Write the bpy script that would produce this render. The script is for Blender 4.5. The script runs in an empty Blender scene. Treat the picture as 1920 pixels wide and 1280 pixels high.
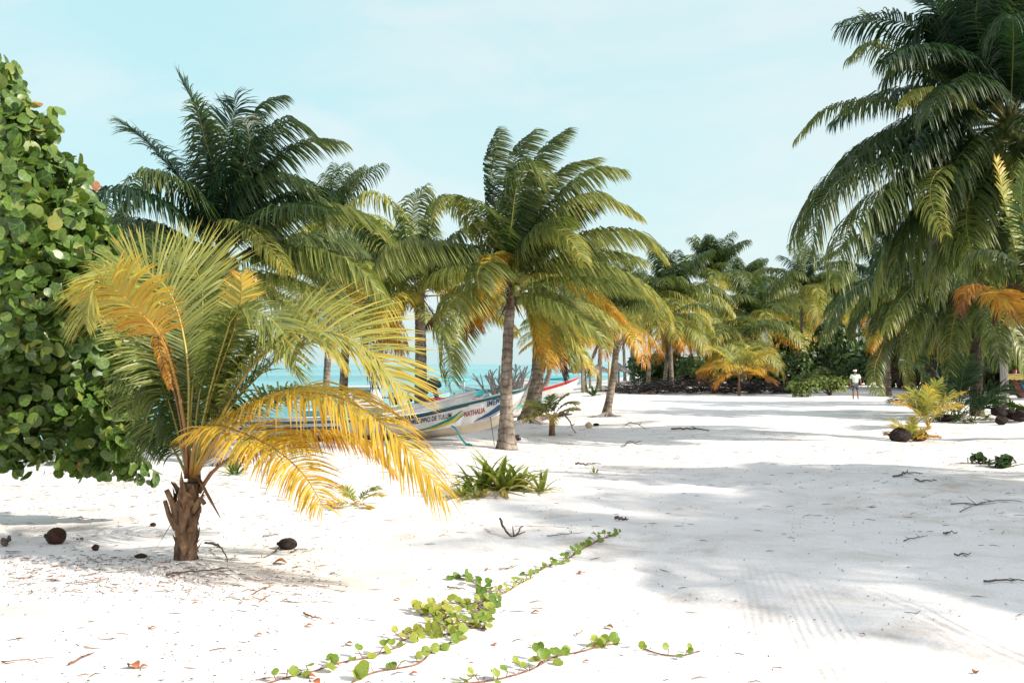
import bpy, bmesh, math, random
import numpy as np
from mathutils import Vector, Matrix, noise

rnd = random.Random(11)
RS = np.random.RandomState(5)
PI = math.pi
S = bpy.context.scene
COL = S.collection
F = 1867.0                      # focal length in photo pixels (35 mm lens, 1920 px wide)
CAMH = 1.9
PITCH = math.atan(42.0 / F)
WATER = -0.5

# ------------------------------------------------------------------ camera
cd = bpy.data.cameras.new('camera')
cam = bpy.data.objects.new('camera', cd)
COL.objects.link(cam)
cd.sensor_width = 36.0
cd.lens = 35.0
cd.clip_start = 0.1
cd.clip_end = 20000
cam.location = (0, 0, CAMH)
cam.rotation_euler = (PI / 2 + PITCH, 0, 0)
S.camera = cam


def PX(px, py, Y):
    """world point seen at photo pixel (px, py) at the distance Y"""
    u, v = (px - 960) / F, (640 - py) / F
    dy = math.cos(PITCH) - v * math.sin(PITCH)
    dz = math.sin(PITCH) + v * math.cos(PITCH)
    k = Y / dy
    return np.array([u * k, Y, CAMH + dz * k])


# ------------------------------------------------------------------ terrain
SHY = np.array([-400, -50, 0, 26, 35, 51, 93, 130, 300, 2000, 9000.])
SHX = np.array([-110, -36, -23, -14.2, -9.2, -5.2, 1.2, 8, 42, 420, 2300.])


def sd(x, y):
    return (x - np.interp(y, SHY, SHX)) * 0.85


_w = [(RS.uniform(-1, 1), RS.uniform(-1, 1), RS.uniform(0, 6.3)) for _ in range(24)]


def lumps(x, y):
    z = 0.0
    for i, (a, b, p) in enumerate(_w):
        n = math.hypot(a, b) + 1e-6
        if i < 6:
            k, amp = 0.55 + 0.12 * i, 0.020
        elif i < 14:
            k, amp = 2.0 + 0.45 * (i - 6), 0.0045
        else:
            k, amp = 7.0 + 1.1 * (i - 14), 0.0016
        z = z + amp * np.sin((a / n * x + b / n * y) * k + p)
    return z


MOUNDS = []                     # (x, y, height, radius)


def gz(x, y):
    x = np.asarray(x, float)
    y = np.asarray(y, float)
    s = sd(x, y)
    t = np.clip(s / 8.0, 0, 1)
    z = -0.55 * (1 - t * t * (3 - 2 * t))
    z = np.where(s < 0, -0.55 + np.maximum(s * 0.06, -4.0), z)
    fade = np.clip(1.6 - y / 60.0, 0.0, 1) * np.clip(s / 2, 0.1, 1)
    z = z + lumps(x, y) * fade
    for (mx, my, mh, mr) in MOUNDS:
        z = z + mh * np.exp(-((x - mx) ** 2 + (y - my) ** 2) / (mr * mr))
    return z


def G(px, py):
    """ground point under the photo pixel"""
    Y = F * CAMH / max(py - 682.0, 4)
    for _ in range(12):
        p = PX(px, py, Y)
        g = float(gz(p[0], p[1]))
        Y = F * (CAMH - g) / max(py - 682.0, 4)
    p = PX(px, py, Y)
    p[2] = float(gz(p[0], p[1]))
    return p


# ------------------------------------------------------------------ materials
def new_mat(name):
    m = bpy.data.materials.new(name)
    m.use_nodes = True
    nt = m.node_tree
    nt.nodes.clear()
    out = nt.nodes.new('ShaderNodeOutputMaterial')
    return m, nt, out


def nd(nt, t, **kw):
    n = nt.nodes.new(t)
    for k, v in kw.items():
        if k in n.inputs.keys():
            n.inputs[k].default_value = v
        else:
            setattr(n, k, v)
    return n


def ramp(nt, stops, fac=None):
    r = nt.nodes.new('ShaderNodeValToRGB')
    e = r.color_ramp.elements
    while len(e) < len(stops):
        e.new(0.5)
    for i, (p, c) in enumerate(stops):
        e[i].position = p
        e[i].color = (c[0], c[1], c[2], 1)
    if fac is not None:
        nt.links.new(fac, r.inputs['Fac'])
    return r


def simple(name, c, rough=0.6, var=0.25, scale=6.0, spec=0.3, bump=0.0, metal=0.0, stretch=(1, 1, 1)):
    """a painted / natural surface: base colour broken up with noise, light dirt, optional bump"""
    m, nt, out = new_mat(name)
    b = nd(nt, 'ShaderNodeBsdfPrincipled', Roughness=rough, Metallic=metal)
    b.inputs['Specular IOR Level'].default_value = spec
    tc = nd(nt, 'ShaderNodeTexCoord')
    mp = nd(nt, 'ShaderNodeMapping')
    mp.inputs['Scale'].default_value = stretch
    nt.links.new(tc.outputs['Object'], mp.inputs['Vector'])
    n = nd(nt, 'ShaderNodeTexNoise', Scale=scale, Detail=6.0)
    nt.links.new(mp.outputs['Vector'], n.inputs['Vector'])
    lo = tuple(x * (1 - var) for x in c)
    hi = tuple(min(1, x * (1 + var)) for x in c)
    r = ramp(nt, [(0.3, lo), (0.7, hi)], n.outputs['Fac'])
    nt.links.new(r.outputs['Color'], b.inputs['Base Color'])
    if bump:
        bp = nd(nt, 'ShaderNodeBump', Strength=bump, Distance=0.02)
        nt.links.new(n.outputs['Fac'], bp.inputs['Height'])
        nt.links.new(bp.outputs['Normal'], b.inputs['Normal'])
    nt.links.new(b.outputs[0], out.inputs['Surface'])
    return m


AGE_STOPS = [(0.0, (.008, .024, .014)), (.22, (.018, .048, .018)), (.40, (.075, .105, .026)), (.50, (.17, .20, .050)), (.62, (.32, .325, .085)),
             (.74, (.54, .37, .050)), (.86, (.48, .21, .022)), (.94, (.22, .075, .02)), (1.0, (.055, .030, .020))]


def leaf_mat(name, stops, transl=0.3, rough=0.42, spec=0.45, veins=False):
    m, nt, out = new_mat(name)
    at = nd(nt, 'ShaderNodeAttribute', attribute_name='age')
    tc = nd(nt, 'ShaderNodeTexCoord')
    n = nd(nt, 'ShaderNodeTexNoise', Scale=9.0, Detail=3.0)
    nt.links.new(tc.outputs['Object'], n.inputs['Vector'])
    ad = nd(nt, 'ShaderNodeMath', operation='MULTIPLY_ADD')
    nt.links.new(n.outputs['Fac'], ad.inputs[0])
    ad.inputs[1].default_value = 0.10
    ad2 = nd(nt, 'ShaderNodeMath', operation='SUBTRACT')
    nt.links.new(at.outputs['Fac'], ad.inputs[2])
    nt.links.new(ad.outputs[0], ad2.inputs[0])
    ad2.inputs[1].default_value = 0.02
    r = ramp(nt, stops, ad2.outputs[0])
    colout = r.outputs['Color']
    b = nd(nt, 'ShaderNodeBsdfPrincipled', Roughness=rough)
    b.inputs['Specular IOR Level'].default_value = spec
    if veins:
        uv = nd(nt, 'ShaderNodeUVMap', uv_map='leaf')
        sx = nd(nt, 'ShaderNodeSeparateXYZ')
        nt.links.new(uv.outputs[0], sx.inputs[0])
        ab = nd(nt, 'ShaderNodeMath', operation='ABSOLUTE')
        nt.links.new(sx.outputs[1], ab.inputs[0])
        lt = nd(nt, 'ShaderNodeMath', operation='LESS_THAN')
        nt.links.new(ab.outputs[0], lt.inputs[0])
        lt.inputs[1].default_value = 0.045
        k = nd(nt, 'ShaderNodeMath', operation='MULTIPLY_ADD')      # side veins slant forward
        nt.links.new(ab.outputs[0], k.inputs[0])
        k.inputs[1].default_value = -0.7
        nt.links.new(sx.outputs[0], k.inputs[2])
        fr = nd(nt, 'ShaderNodeMath', operation='PINGPONG')
        nt.links.new(k.outputs[0], fr.inputs[0])
        fr.inputs[1].default_value = 0.2
        lt2 = nd(nt, 'ShaderNodeMath', operation='LESS_THAN')
        nt.links.new(fr.outputs[0], lt2.inputs[0])
        lt2.inputs[1].default_value = 0.03
        mx = nd(nt, 'ShaderNodeMath', operation='MAXIMUM')
        nt.links.new(lt.outputs[0], mx.inputs[0])
        nt.links.new(lt2.outputs[0], mx.inputs[1])
        mm = nd(nt, 'ShaderNodeMath', operation='MULTIPLY')
        nt.links.new(mx.outputs[0], mm.inputs[0])
        mm.inputs[1].default_value = 0.28
        mix = nd(nt, 'ShaderNodeMix', data_type='RGBA')
        nt.links.new(mm.outputs[0], mix.inputs[0])
        nt.links.new(colout, mix.inputs[6])
        mix.inputs[7].default_value = (.30, .36, .16, 1)
        colout = mix.outputs[2]
    nt.links.new(colout, b.inputs['Base Color'])
    t = nd(nt, 'ShaderNodeBsdfTranslucent')
    br = nd(nt, 'ShaderNodeMix', data_type='RGBA', blend_type='MULTIPLY')
    br.inputs[0].default_value = 1
    nt.links.new(colout, br.inputs[6])
    br.inputs[7].default_value = (1.4, 1.5, 0.8, 1)
    nt.links.new(br.outputs[2], t.inputs['Color'])
    ms = nd(nt, 'ShaderNodeMixShader')
    ms.inputs[0].default_value = transl
    nt.links.new(b.outputs[0], ms.inputs[1])
    nt.links.new(t.outputs[0], ms.inputs[2])
    nt.links.new(ms.outputs[0], out.inputs['Surface'])
    return m


M = {}
M['palm_leaf'] = leaf_mat('palm_leaf', AGE_STOPS, .34, .42, .42)
M['rachis'] = leaf_mat('palm_rachis', [(0, (.09, .11, .03)), (.4, (.22, .22, .05)), (.62, (.45, .37, .08)), (.78, (.55, .33, .05)),
                                       (.92, (.24, .11, .04)), (1, (.07, .04, .03))], .08, .4)
M['grape_leaf'] = leaf_mat('sea_grape_leaf', [(0, (.009, .032, .008)), (.4, (.032, .086, .012)), (.62, (.10, .175, .026)), (.8, (.22, .26, .05)),
                                              (.92, (.50, .22, .03)), (1, (.16, .035, .02))], .22, .38, .5, True)
M['vine_leaf'] = leaf_mat('beach_vine_leaf', [(0, (.04, .11, .015)), (.5, (.14, .22, .025)), (.8, (.30, .32, .04)), (1, (.42, .36, .08))], .3, .45, .35, True)
M['lily_leaf'] = leaf_mat('strap_leaf', [(0, (.015, .05, .012)), (.45, (.075, .13, .02)), (.75, (.28, .31, .06)), (1, (.42, .30, .10))], .25, .4)
M['scrub_leaf'] = leaf_mat('scrub_leaf', [(0, (.014, .036, .012)), (.5, (.055, .105, .022)), (.8, (.17, .21, .04)), (1, (.26, .26, .05))], .25, .45)
M['wood_grey'] = simple('weathered_wood', (.27, .25, .23), .85, .35, 14, .2, .5, stretch=(1, 1, .15))
M['bark_dark'] = simple('dark_bark', (.085, .065, .05), .9, .4, 12, .15, .6)
M['fibre'] = simple('palm_fibre', (.17, .105, .06), .9, .5, 22, .1, .6, stretch=(1, 1, .25))
M['fibre_dark'] = simple('dark_palm_fibre', (.13, .085, .055), .95, .75, 16, .1, .8, stretch=(1, 1, .35))
M['coconut_green'] = simple('green_coconut', (.14, .16, .04), .45, .3, 5, .4)
M['coconut_brown'] = simple('brown_coconut', (.045, .022, .014), .8, .5, 14, .2, .6)
M['dead_leaf'] = simple('dead_leaf', (.36, .12, .055), .7, .35, 25, .2)
M['dead_leaf_brown'] = simple('dry_leaf', (.22, .10, .045), .8, .35, 25, .2)
M['twig'] = simple('driftwood_twig', (.13, .10, .085), .9, .4, 20, .1)
M['twig_red'] = simple('reddish_twig', (.22, .11, .075), .9, .4, 20, .1)


def trunk_mat(k=1.0):
    m, nt, out = new_mat('palm_trunk')
    b = nd(nt, 'ShaderNodeBsdfPrincipled', Roughness=0.9)
    b.inputs['Specular IOR Level'].default_value = 0.15
    tc = nd(nt, 'ShaderNodeTexCoord')
    n = nd(nt, 'ShaderNodeTexNoise', Scale=3.0, Detail=8.0, Roughness=.65)
    nt.links.new(tc.outputs['Object'], n.inputs['Vector'])
    w = nd(nt, 'ShaderNodeTexWave', wave_type='BANDS', bands_direction='Z', Scale=2.0, Distortion=7.0, Detail=5.0)
    w.inputs['Detail Scale'].default_value = 2.0
    nt.links.new(tc.outputs['Object'], w.inputs['Vector'])
    mp = nd(nt, 'ShaderNodeMapping')
    mp.inputs['Scale'].default_value = (22, 22, 3)
    nt.links.new(tc.outputs['Object'], mp.inputs['Vector'])
    n2 = nd(nt, 'ShaderNodeTexNoise', Scale=1.0, Detail=4.0)
    nt.links.new(mp.outputs[0], n2.inputs['Vector'])
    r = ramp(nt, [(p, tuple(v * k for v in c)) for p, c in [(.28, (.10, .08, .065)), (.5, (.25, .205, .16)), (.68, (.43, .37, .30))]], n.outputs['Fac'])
    r2 = ramp(nt, [(0.0, (.22, .22, .24)), (.12, (.85, .85, .85)), (1, (1, 1, 1))], w.outputs['Fac'])
    r3 = ramp(nt, [(.35, (.45, .45, .45)), (.55, (1, 1, 1))], n2.outputs['Fac'])
    m1 = nd(nt, 'ShaderNodeMix', data_type='RGBA', blend_type='MULTIPLY')
    m1.inputs[0].default_value = .7
    nt.links.new(r.outputs[0], m1.inputs[6])
    nt.links.new(r2.outputs[0], m1.inputs[7])
    m2 = nd(nt, 'ShaderNodeMix', data_type='RGBA', blend_type='MULTIPLY')
    m2.inputs[0].default_value = .6
    nt.links.new(m1.outputs[2], m2.inputs[6])
    nt.links.new(r3.outputs[0], m2.inputs[7])
    nt.links.new(m2.outputs[2], b.inputs['Base Color'])
    bp = nd(nt, 'ShaderNodeBump', Strength=.45, Distance=.03)
    nt.links.new(m2.outputs[2], bp.inputs['Height'])
    nt.links.new(bp.outputs[0], b.inputs['Normal'])
    nt.links.new(b.outputs[0], out.inputs['Surface'])
    return m


M['trunk'] = trunk_mat()
M['trunk_shaded'] = trunk_mat(.38)  # darker copy for K2: the shade on its trunk is put into the colour


# ------------------------------------------------------------------ object helpers
def tag(o, label=None, cat=None, group=None, kind=None):
    if label: o['label'] = label
    if cat: o['category'] = cat
    if group: o['group'] = group
    if kind: o['kind'] = kind
    return o


def thing(name, loc, label, cat, group=None):
    o = bpy.data.objects.new(name, None)
    COL.objects.link(o)
    o.location = tuple(float(v) for v in loc)
    o.empty_display_size = 0.1
    return tag(o, label, cat, group)


class MB:
    """mesh builder: everything added ends up in ONE mesh object (vertices in world space)"""

    def __init__(s):
        s.v, s.f, s.m, s.a = [], [], [], []
        s.n = 0
        s.uv = None

    def add(s, verts, faces, mi=0, age=0.3):
        verts = np.asarray(verts, float).reshape(-1, 3)
        k = len(verts)
        s.v.append(verts)
        s.f.extend([tuple(int(i) + s.n for i in f) for f in faces])
        s.m.extend([mi] * len(faces))
        s.a.append(np.broadcast_to(np.asarray(age, float), (k,)))
        s.n += k

    def tube(s, pts, rad, n=8, mi=0, age=0.3, caps=True, squash=1.0):
        pts = np.asarray(pts, float)
        k = len(pts)
        rad = np.broadcast_to(np.asarray(rad, float), (k,))
        T = np.gradient(pts, axis=0)
        T /= (np.linalg.norm(T, axis=1, keepdims=True) + 1e-9)
        ref = np.array([0, 0, 1.]) if abs(T[0][2]) < .9 else np.array([1., 0, 0])
        A = np.cross(T[0], ref)
        A /= np.linalg.norm(A)
        V = []
        for i in range(k):
            A = A - T[i] * A.dot(T[i])
            A /= (np.linalg.norm(A) + 1e-9)
            B = np.cross(T[i], A)
            for j in range(n):
                t = 2 * PI * j / n
                V.append(pts[i] + rad[i] * (A * math.cos(t) + B * math.sin(t) * squash))
        fs = [(i * n + j, i * n + (j + 1) % n, (i + 1) * n + (j + 1) % n, (i + 1) * n + j) for i in range(k - 1) for j in range(n)]
        if caps:
            fs.append(tuple(range(n - 1, -1, -1)))
            fs.append(tuple((k - 1) * n + j for j in range(n)))
        s.add(V, fs, mi, np.repeat(np.broadcast_to(np.asarray(age, float), (k,)), n))

    def box(s, c, size, mi=0, rot=None):
        h = np.array(size, float) / 2
        V = np.array([[x, y, z] for z in (-1, 1) for y in (-1, 1) for x in (-1, 1)], float) * h
        if rot is not None:
            V = V @ np.array(rot).T
        V = V + np.array(c, float)
        s.add(V, [(0, 2, 3, 1), (4, 5, 7, 6), (0, 1, 5, 4), (2, 6, 7, 3), (0, 4, 6, 2), (1, 3, 7, 5)], mi)

    def blob(s, c, r, mi=0, seed=0, rough=.08, nu=14, nv=9, age=.3):
        c = np.array(c, float)
        r = np.broadcast_to(np.asarray(r, float), (3,))
        q = np.random.RandomState(seed)
        ph = q.uniform(0, 6.3, 6)
        V = [c + np.array([0, 0, -r[2]])]
        for i in range(1, nv):
            th = PI * i / nv
            for j in range(nu):
                p = 2 * PI * j / nu
                w = 1 + rough * (math.sin(2 * p + ph[0]) * math.sin(th * 2 + ph[1]) + .6 * math.sin(3 * p + ph[2] + th * 3) + .5 * math.sin(5 * p + ph[3]) * math.sin(4 * th + ph[4]))
                V.append(c + r * w * np.array([math.sin(th) * math.cos(p), math.sin(th) * math.sin(p), -math.cos(th)]))
        V.append(c + np.array([0, 0, r[2]]))
        fs = [(0, 1 + (j + 1) % nu, 1 + j) for j in range(nu)]
        for i in range(nv - 2):
            a, b = 1 + i * nu, 1 + (i + 1) * nu
            fs += [(a + j, a + (j + 1) % nu, b + (j + 1) % nu, b + j) for j in range(nu)]
        a = 1 + (nv - 2) * nu
        t = len(V) - 1
        fs += [(a + j, a + (j + 1) % nu, t) for j in range(nu)]
        s.add(V, fs, mi, age)

    def mesh(s, name, mats, origin=(0, 0, 0), smooth=True):
        me = bpy.data.meshes.new(name)
        V = np.concatenate(s.v) - np.array(origin, float)
        me.from_pydata([tuple(r) for r in V.tolist()], [], s.f)
        for m in mats:
            me.materials.append(m)
        me.polygons.foreach_set('material_index', np.array(s.m, dtype=np.int32))
        if smooth:
            me.polygons.foreach_set('use_smooth', np.ones(len(s.f), dtype=bool))
        at = me.attributes.new('age', 'FLOAT', 'POINT')
        at.data.foreach_set('value', np.concatenate(s.a).astype(np.float32))
        me.update()
        return me

    def build(s, name, mats, parent=None, origin=None, smooth=True):
        if not isinstance(mats, (list, tuple)):
            mats = [mats]
        if origin is None:
            origin = parent_world(parent)
        o = bpy.data.objects.new(name, s.mesh(name, mats, origin, smooth))
        COL.objects.link(o)
        if parent is not None:
            o.parent = parent
        else:
            o.location = tuple(float(v) for v in origin)
        return o


def parent_world(p):
    w = np.zeros(3)
    while p is not None:
        w = w + np.array(p.location)
        p = p.parent
    return w


def linked(mesh, name, parent, loc, rz=0.0, scale=1.0, rot=None):
    o = bpy.data.objects.new(name, mesh)
    COL.objects.link(o)
    o.parent = parent
    o.location = tuple(float(v) for v in loc)
    o.rotation_euler = rot if rot is not None else (0, 0, rz)
    o.scale = (scale,) * 3
    return o


def spline(P, n):
    """Catmull-Rom through P, resampled to n points of equal spacing"""
    P = np.asarray(P, float)
    Q = np.vstack([2 * P[0] - P[1], P, 2 * P[-1] - P[-2]])
    out = []
    for i in range(1, len(Q) - 2):
        for t in np.linspace(0, 1, 14, endpoint=False):
            a, b, c, d = Q[i - 1], Q[i], Q[i + 1], Q[i + 2]
            out.append(.5 * (2 * b + (c - a) * t + (2 * a - 5 * b + 4 * c - d) * t * t + (3 * b - a - 3 * c + d) * t ** 3))
    out.append(P[-1])
    out = np.array(out)
    L = np.concatenate([[0], np.cumsum(np.linalg.norm(np.diff(out, axis=0), axis=1))])
    s = np.linspace(0, L[-1], n)
    return np.stack([np.interp(s, L, out[:, k]) for k in range(3)], 1), L[-1]


def unit(a):
    return a / (np.linalg.norm(a, axis=-1, keepdims=True) + 1e-9)
# ------------------------------------------------------------------ palm fronds
def frond(P, ll=.6, n=88, seed=0, age=(.3, .4), hang=.5, wind=.15, roll=0., pet=.16, wid=.034, lift=.30, fwd=(6, 48), K=5,
          rr=.016, rag=.0, side=None, tipage=.12, one=None):
    """one feather-shaped palm frond along the control points P: rachis tube + two combs of strap leaflets"""
    q = np.random.RandomState(seed + 17)
    NP = 40
    R, L = spline(P, NP)
    T = unit(np.gradient(R, axis=0))
    if side is None:
        d = R[-1] - R[0]
        h = np.array([d[0], d[1], 0])
        if np.linalg.norm(h) < .12 * L:
            h = np.array([.5, -1, 0.])
        h = unit(h)
        side = np.array([h[1], -h[0], 0])
    n = int(n * 1.2)
    wid = wid * .80
    S0 = np.broadcast_to(np.asarray(side, float), R.shape)
    Sd = unit(S0 - (S0 * T).sum(1, keepdims=True) * T)
    N = np.cross(Sd, T)
    cr, sr = math.cos(roll), math.sin(roll)
    Sd, N = Sd * cr + N * sr, N * cr - Sd * sr
    mb = MB()
    i = np.arange(n)
    allV, allA = [], []
    for sg in (-1, 1):
        if one is not None and sg != one:
            continue
        u = np.clip((i + q.uniform(-.35, .35, n)) / n, 0, 1)
        s = (pet + (1 - pet) * u) * (NP - 1)
        i0 = np.clip(s.astype(int), 0, NP - 2)
        fr = (s - i0)[:, None]
        b = R[i0] * (1 - fr) + R[i0 + 1] * fr
        t = unit(T[i0] * (1 - fr) + T[i0 + 1] * fr)
        sv = unit(Sd[i0] * (1 - fr) + Sd[i0 + 1] * fr) * sg
        nv = unit(N[i0] * (1 - fr) + N[i0 + 1] * fr)
        ln = ll * np.interp(u, [0, .12, .38, .7, .9, 1], [.5, .82, 1, .88, .62, .38]) * q.uniform(.86, 1.1, n)
        if rag:
            ln = ln * np.where(q.uniform(0, 1, n) < rag, q.uniform(.0, .5, n), 1)
        f = np.radians(fwd[0] + (fwd[1] - fwd[0]) * u ** 1.5 + q.normal(0, 5, n))[:, None]
        lf = (lift * (1 - .5 * u) + q.normal(0, .09, n))[:, None]
        d = unit(np.cos(f) * sv + np.sin(f) * t + lf * nv)
        pos = b
        tw = q.normal(0, .35, n)[:, None]
        hg = (hang * q.uniform(.75, 1.25, n))[:, None]
        gv = np.array([0, 0, -1.]) + np.array([wind, wind * .15, 0])
        prof = np.interp(np.linspace(0, 1, K), [0, .2, .5, .8, 1], [.55, 1, .9, .55, .04])
        a0 = age[0] + (age[1] - age[0]) * u + q.normal(0, .035, n)
        Vs, As = [], []
        for k in range(K):
            W = unit(t - (t * d).sum(1, keepdims=True) * d)
            W = unit(W + tw * np.cross(d, W))
            w = wid * .5 * prof[k] * np.interp(u, [0, .2, .8, 1], [.7, 1, .9, .5])[:, None]
            Vs.append(np.stack([pos - W * w, pos + W * w], 1))
            As.append(np.stack([a0 + tipage * (k / (K - 1)) ** 3] * 2, 1))
            if k < K - 1:
                pos = pos + d * (ln / (K - 1))[:, None]
                d = unit(d + gv * hg * 1.15 * (1.0, .85, .55, .35, .25, .2)[k])
        V = np.stack(Vs, 1).reshape(n * K * 2, 3)          # n, K, 2
        A = np.stack(As, 1).reshape(n * K * 2)
        fs = []
        for m_ in range(n):
            o = m_ * K * 2
            for k in range(K - 1):
                fs.append((o + 2 * k, o + 2 * k + 1, o + 2 * k + 3, o + 2 * k + 2))
        mb.add(V, fs, 0, A)
    sc = L / 3.0
    rad = rr * (.55 + .45 * sc) * np.interp(np.linspace(0, 1, NP), [0, .05, .15, .6, 1], [2.1, 1.45, 1.1, .55, .12])
    sel = list(range(0, NP, 2)) + [NP - 1]
    mb.tube(R[sel], rad[sel], 5, 1, np.interp(np.linspace(0, 1, len(sel)), [0, .15, 1], [age[0] + .16, age[0] + .12, age[1] + .14]))
    return mb


def arc(base, az, e0, L, droop, wind=.0, n=9, pw=1.25, twist=0.):
    """control points of a frond leaving base at azimuth az, elevation e0 and bending over"""
    p = np.array(base, float)
    out = [p]
    for k in range(n - 1):
        t = (k + .5) / (n - 1)
        e = e0 - droop * t ** pw
        a = az + twist * t
        d = np.array([math.cos(e) * math.cos(a), math.cos(e) * math.sin(a), math.sin(e)])
        d = unit(d + np.array([wind * t, 0, 0]))
        p = p + d * L / (n - 1)
        out.append(p)
    return out


def trunk_mesh(base, top, r0, r1, bend=(0, 0), flare=1.6, seed=0, rings=11.0, n=14, sink=.15):
    q = np.random.RandomState(seed)
    base, top = np.array(base, float), np.array(top, float)
    Lz = np.linalg.norm(top - base)
    k = int(max(14, Lz * rings * 2))
    t = np.linspace(0, 1, k)
    pts = base + (top - base) * t[:, None] + np.stack([bend[0] * np.sin(PI * t), bend[1] * np.sin(PI * t), 0 * t], 1)
    pts[0, 2] -= sink
    h = t * Lz
    rad = r1 + (r0 - r1) * (1 - t) ** 1.3 + (flare - 1) * r0 * np.exp(-h / .32)
    rad = rad * (1 + .016 * (((h * rings / 2 + .8 * np.sin(h * 2.3 + seed)) % 1) - .5) + q.normal(0, .016, k))
    mb = MB()
    mb.tube(pts, rad, n)
    V = mb.v[0]
    V += q.normal(0, r1 * .035, V.shape)
    return mb, pts


def crown_fibre(c, r, seed, n=14, down=.4):
    """dry sheath strips and cut leaf bases under the crown"""
    q = np.random.RandomState(seed)
    mb = MB()
    for i in range(n):
        a = q.uniform(0, 6.3)
        o = np.array([math.cos(a), math.sin(a), 0])
        l = q.uniform(.5, 1.1) * down
        p0 = np.array(c) + o * r * .8 + np.array([0, 0, q.uniform(-.35, .12)])
        up = q.uniform(0, 1) < .5
        p1 = p0 + o * l * .35 + np.array([0, 0, l * .5 if up else -l * .6])
        p2 = p1 + o * l * .3 + np.array([0, 0, l * .2 if up else -l * .5])
        w = np.cross(o, [0, 0, 1]) * q.uniform(.03, .06)
        mb.add([p0 - w, p0 + w, p1 - w * .8, p1 + w * .8, p2 - w * .2, p2 + w * .2], [(0, 1, 3, 2), (2, 3, 5, 4)])
    return mb


def coconuts(root, c, n, seed, r=.11, mat='coconut_green'):
    q = np.random.RandomState(seed)
    for i in range(n):
        a = q.uniform(-2.8, .2)
        p = np.array(c) + np.array([math.cos(a) * q.uniform(.15, .36), math.sin(a) * q.uniform(.15, .36), -q.uniform(.02, .4)])
        mb = MB()
        mb.blob(p, (r, r, r * 1.2), 0, seed + i, .03, 12, 8)
        mb.build('coconut', M[mat], root)


def hand_palm(label, base, crown, fronds, r0=.16, r1=.11, bend=(0, 0), seed=1, rand=None, group=None, ll=.7, nuts=0, flare=1.6, wind=.15,
              name='coconut_palm', fib=16, nleaf=92, wid=.032, leafK=5, cat='palm tree', sink=.15):
    """a palm whose visible fronds are laid out one by one.  fronds: (control points, dict)"""
    root = thing(name, base, label, cat, group)
    mb, pts = trunk_mesh(base, crown, r0, r1, bend, flare, seed, sink=sink)
    mb.build('trunk', M['trunk'], root)
    if fib:
        crown_fibre(crown, r1, seed, fib).build('leaf_sheath', M['fibre'], root)
    k = 0
    for P, kw in fronds:
        kw = dict(kw)
        kw.setdefault('ll', ll)
        kw.setdefault('wind', wind)
        kw.setdefault('n', nleaf)
        kw.setdefault('wid', wid)
        kw.setdefault('K', leafK)
        kw.setdefault('seed', seed * 100 + k)
        frond(P, **kw).build('frond', [M['palm_leaf'], M['rachis']], root)
        k += 1
    if rand:
        q = random.Random(seed)
        n, L, e_hi, e_lo, ages = rand[:5]
        az0, az1 = rand[5] if len(rand) > 5 else (0, 2 * PI)
        for i in range(n):
            t = (i + .5) / n
            az = az0 + (az1 - az0) * ((i * .618034 + q.uniform(-.05, .05)) % 1)
            e = math.radians(e_hi + (e_lo - e_hi) * t + q.uniform(-8, 8))
            a = ages[0] + (ages[1] - ages[0]) * t + q.uniform(-.05, .05)
            b = np.array(crown) + np.array([math.cos(az), math.sin(az), 0]) * r1 * .5 + np.array([0, 0, .1 - .3 * t])
            P = arc(b, az, e, L * q.uniform(.85, 1.1), math.radians(q.uniform(60, 95) - 25 * t), wind, twist=q.uniform(-.3, .3))
            frond(P, ll=ll, n=nleaf, wid=wid, K=leafK, seed=seed * 100 + k, age=(a, a + q.uniform(.03, .14)), hang=q.uniform(.5, .9), wind=wind,
                  roll=q.uniform(-.35, .35), rag=.05).build('frond', [M['palm_leaf'], M['rachis']], root)
            k += 1
    if nuts:
        coconuts(root, crown, nuts, seed)
    return root


def px_frond(pts, Y, dy, **kw):
    """frond whose rachis passes through the given photo pixels; dy is how far the tip lies nearer (-) or farther (+)"""
    pts = np.asarray(pts, float)
    s = np.concatenate([[0], np.cumsum(np.linalg.norm(np.diff(pts, axis=0), axis=1))])
    s /= s[-1]
    return [PX(p[0], p[1], Y + dy * t ** 1.15) for p, t in zip(pts, s)], kw


# far palms share a small library of frond meshes
LIB = {}


def lib_frond(cls, var):
    key = (cls, var)
    if key not in LIB:
        e0, droop, ag = [(80, 60, (.14, .26)), (60, 95, (.26, .40)), (38, 100, (.38, .54)), (12, 85, (.48, .68)), (-25, 45, (.62, .84)), (-55, 25, (.86, 1.0)), (45, 90, (.52, .72))][cls]
        q = random.Random(cls * 10 + var)
        a = q.uniform(-.06, .08)
        P = arc((0, 0, 0), 0, math.radians(e0 + q.uniform(-6, 6)), 3.5, math.radians(droop + q.uniform(-12, 12)), twist=q.uniform(-.35, .35))
        mb = frond(P, ll=1.1, n=44, wid=.075, K=5, seed=cls * 31 + var, age=(ag[0] + a, ag[1] + a), hang=q.uniform(.5, .85), wind=.1, roll=q.uniform(-.35, .35))
        LIB[key] = mb.mesh('frond', [M['palm_leaf'], M['rachis']])
    return LIB[key]


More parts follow.
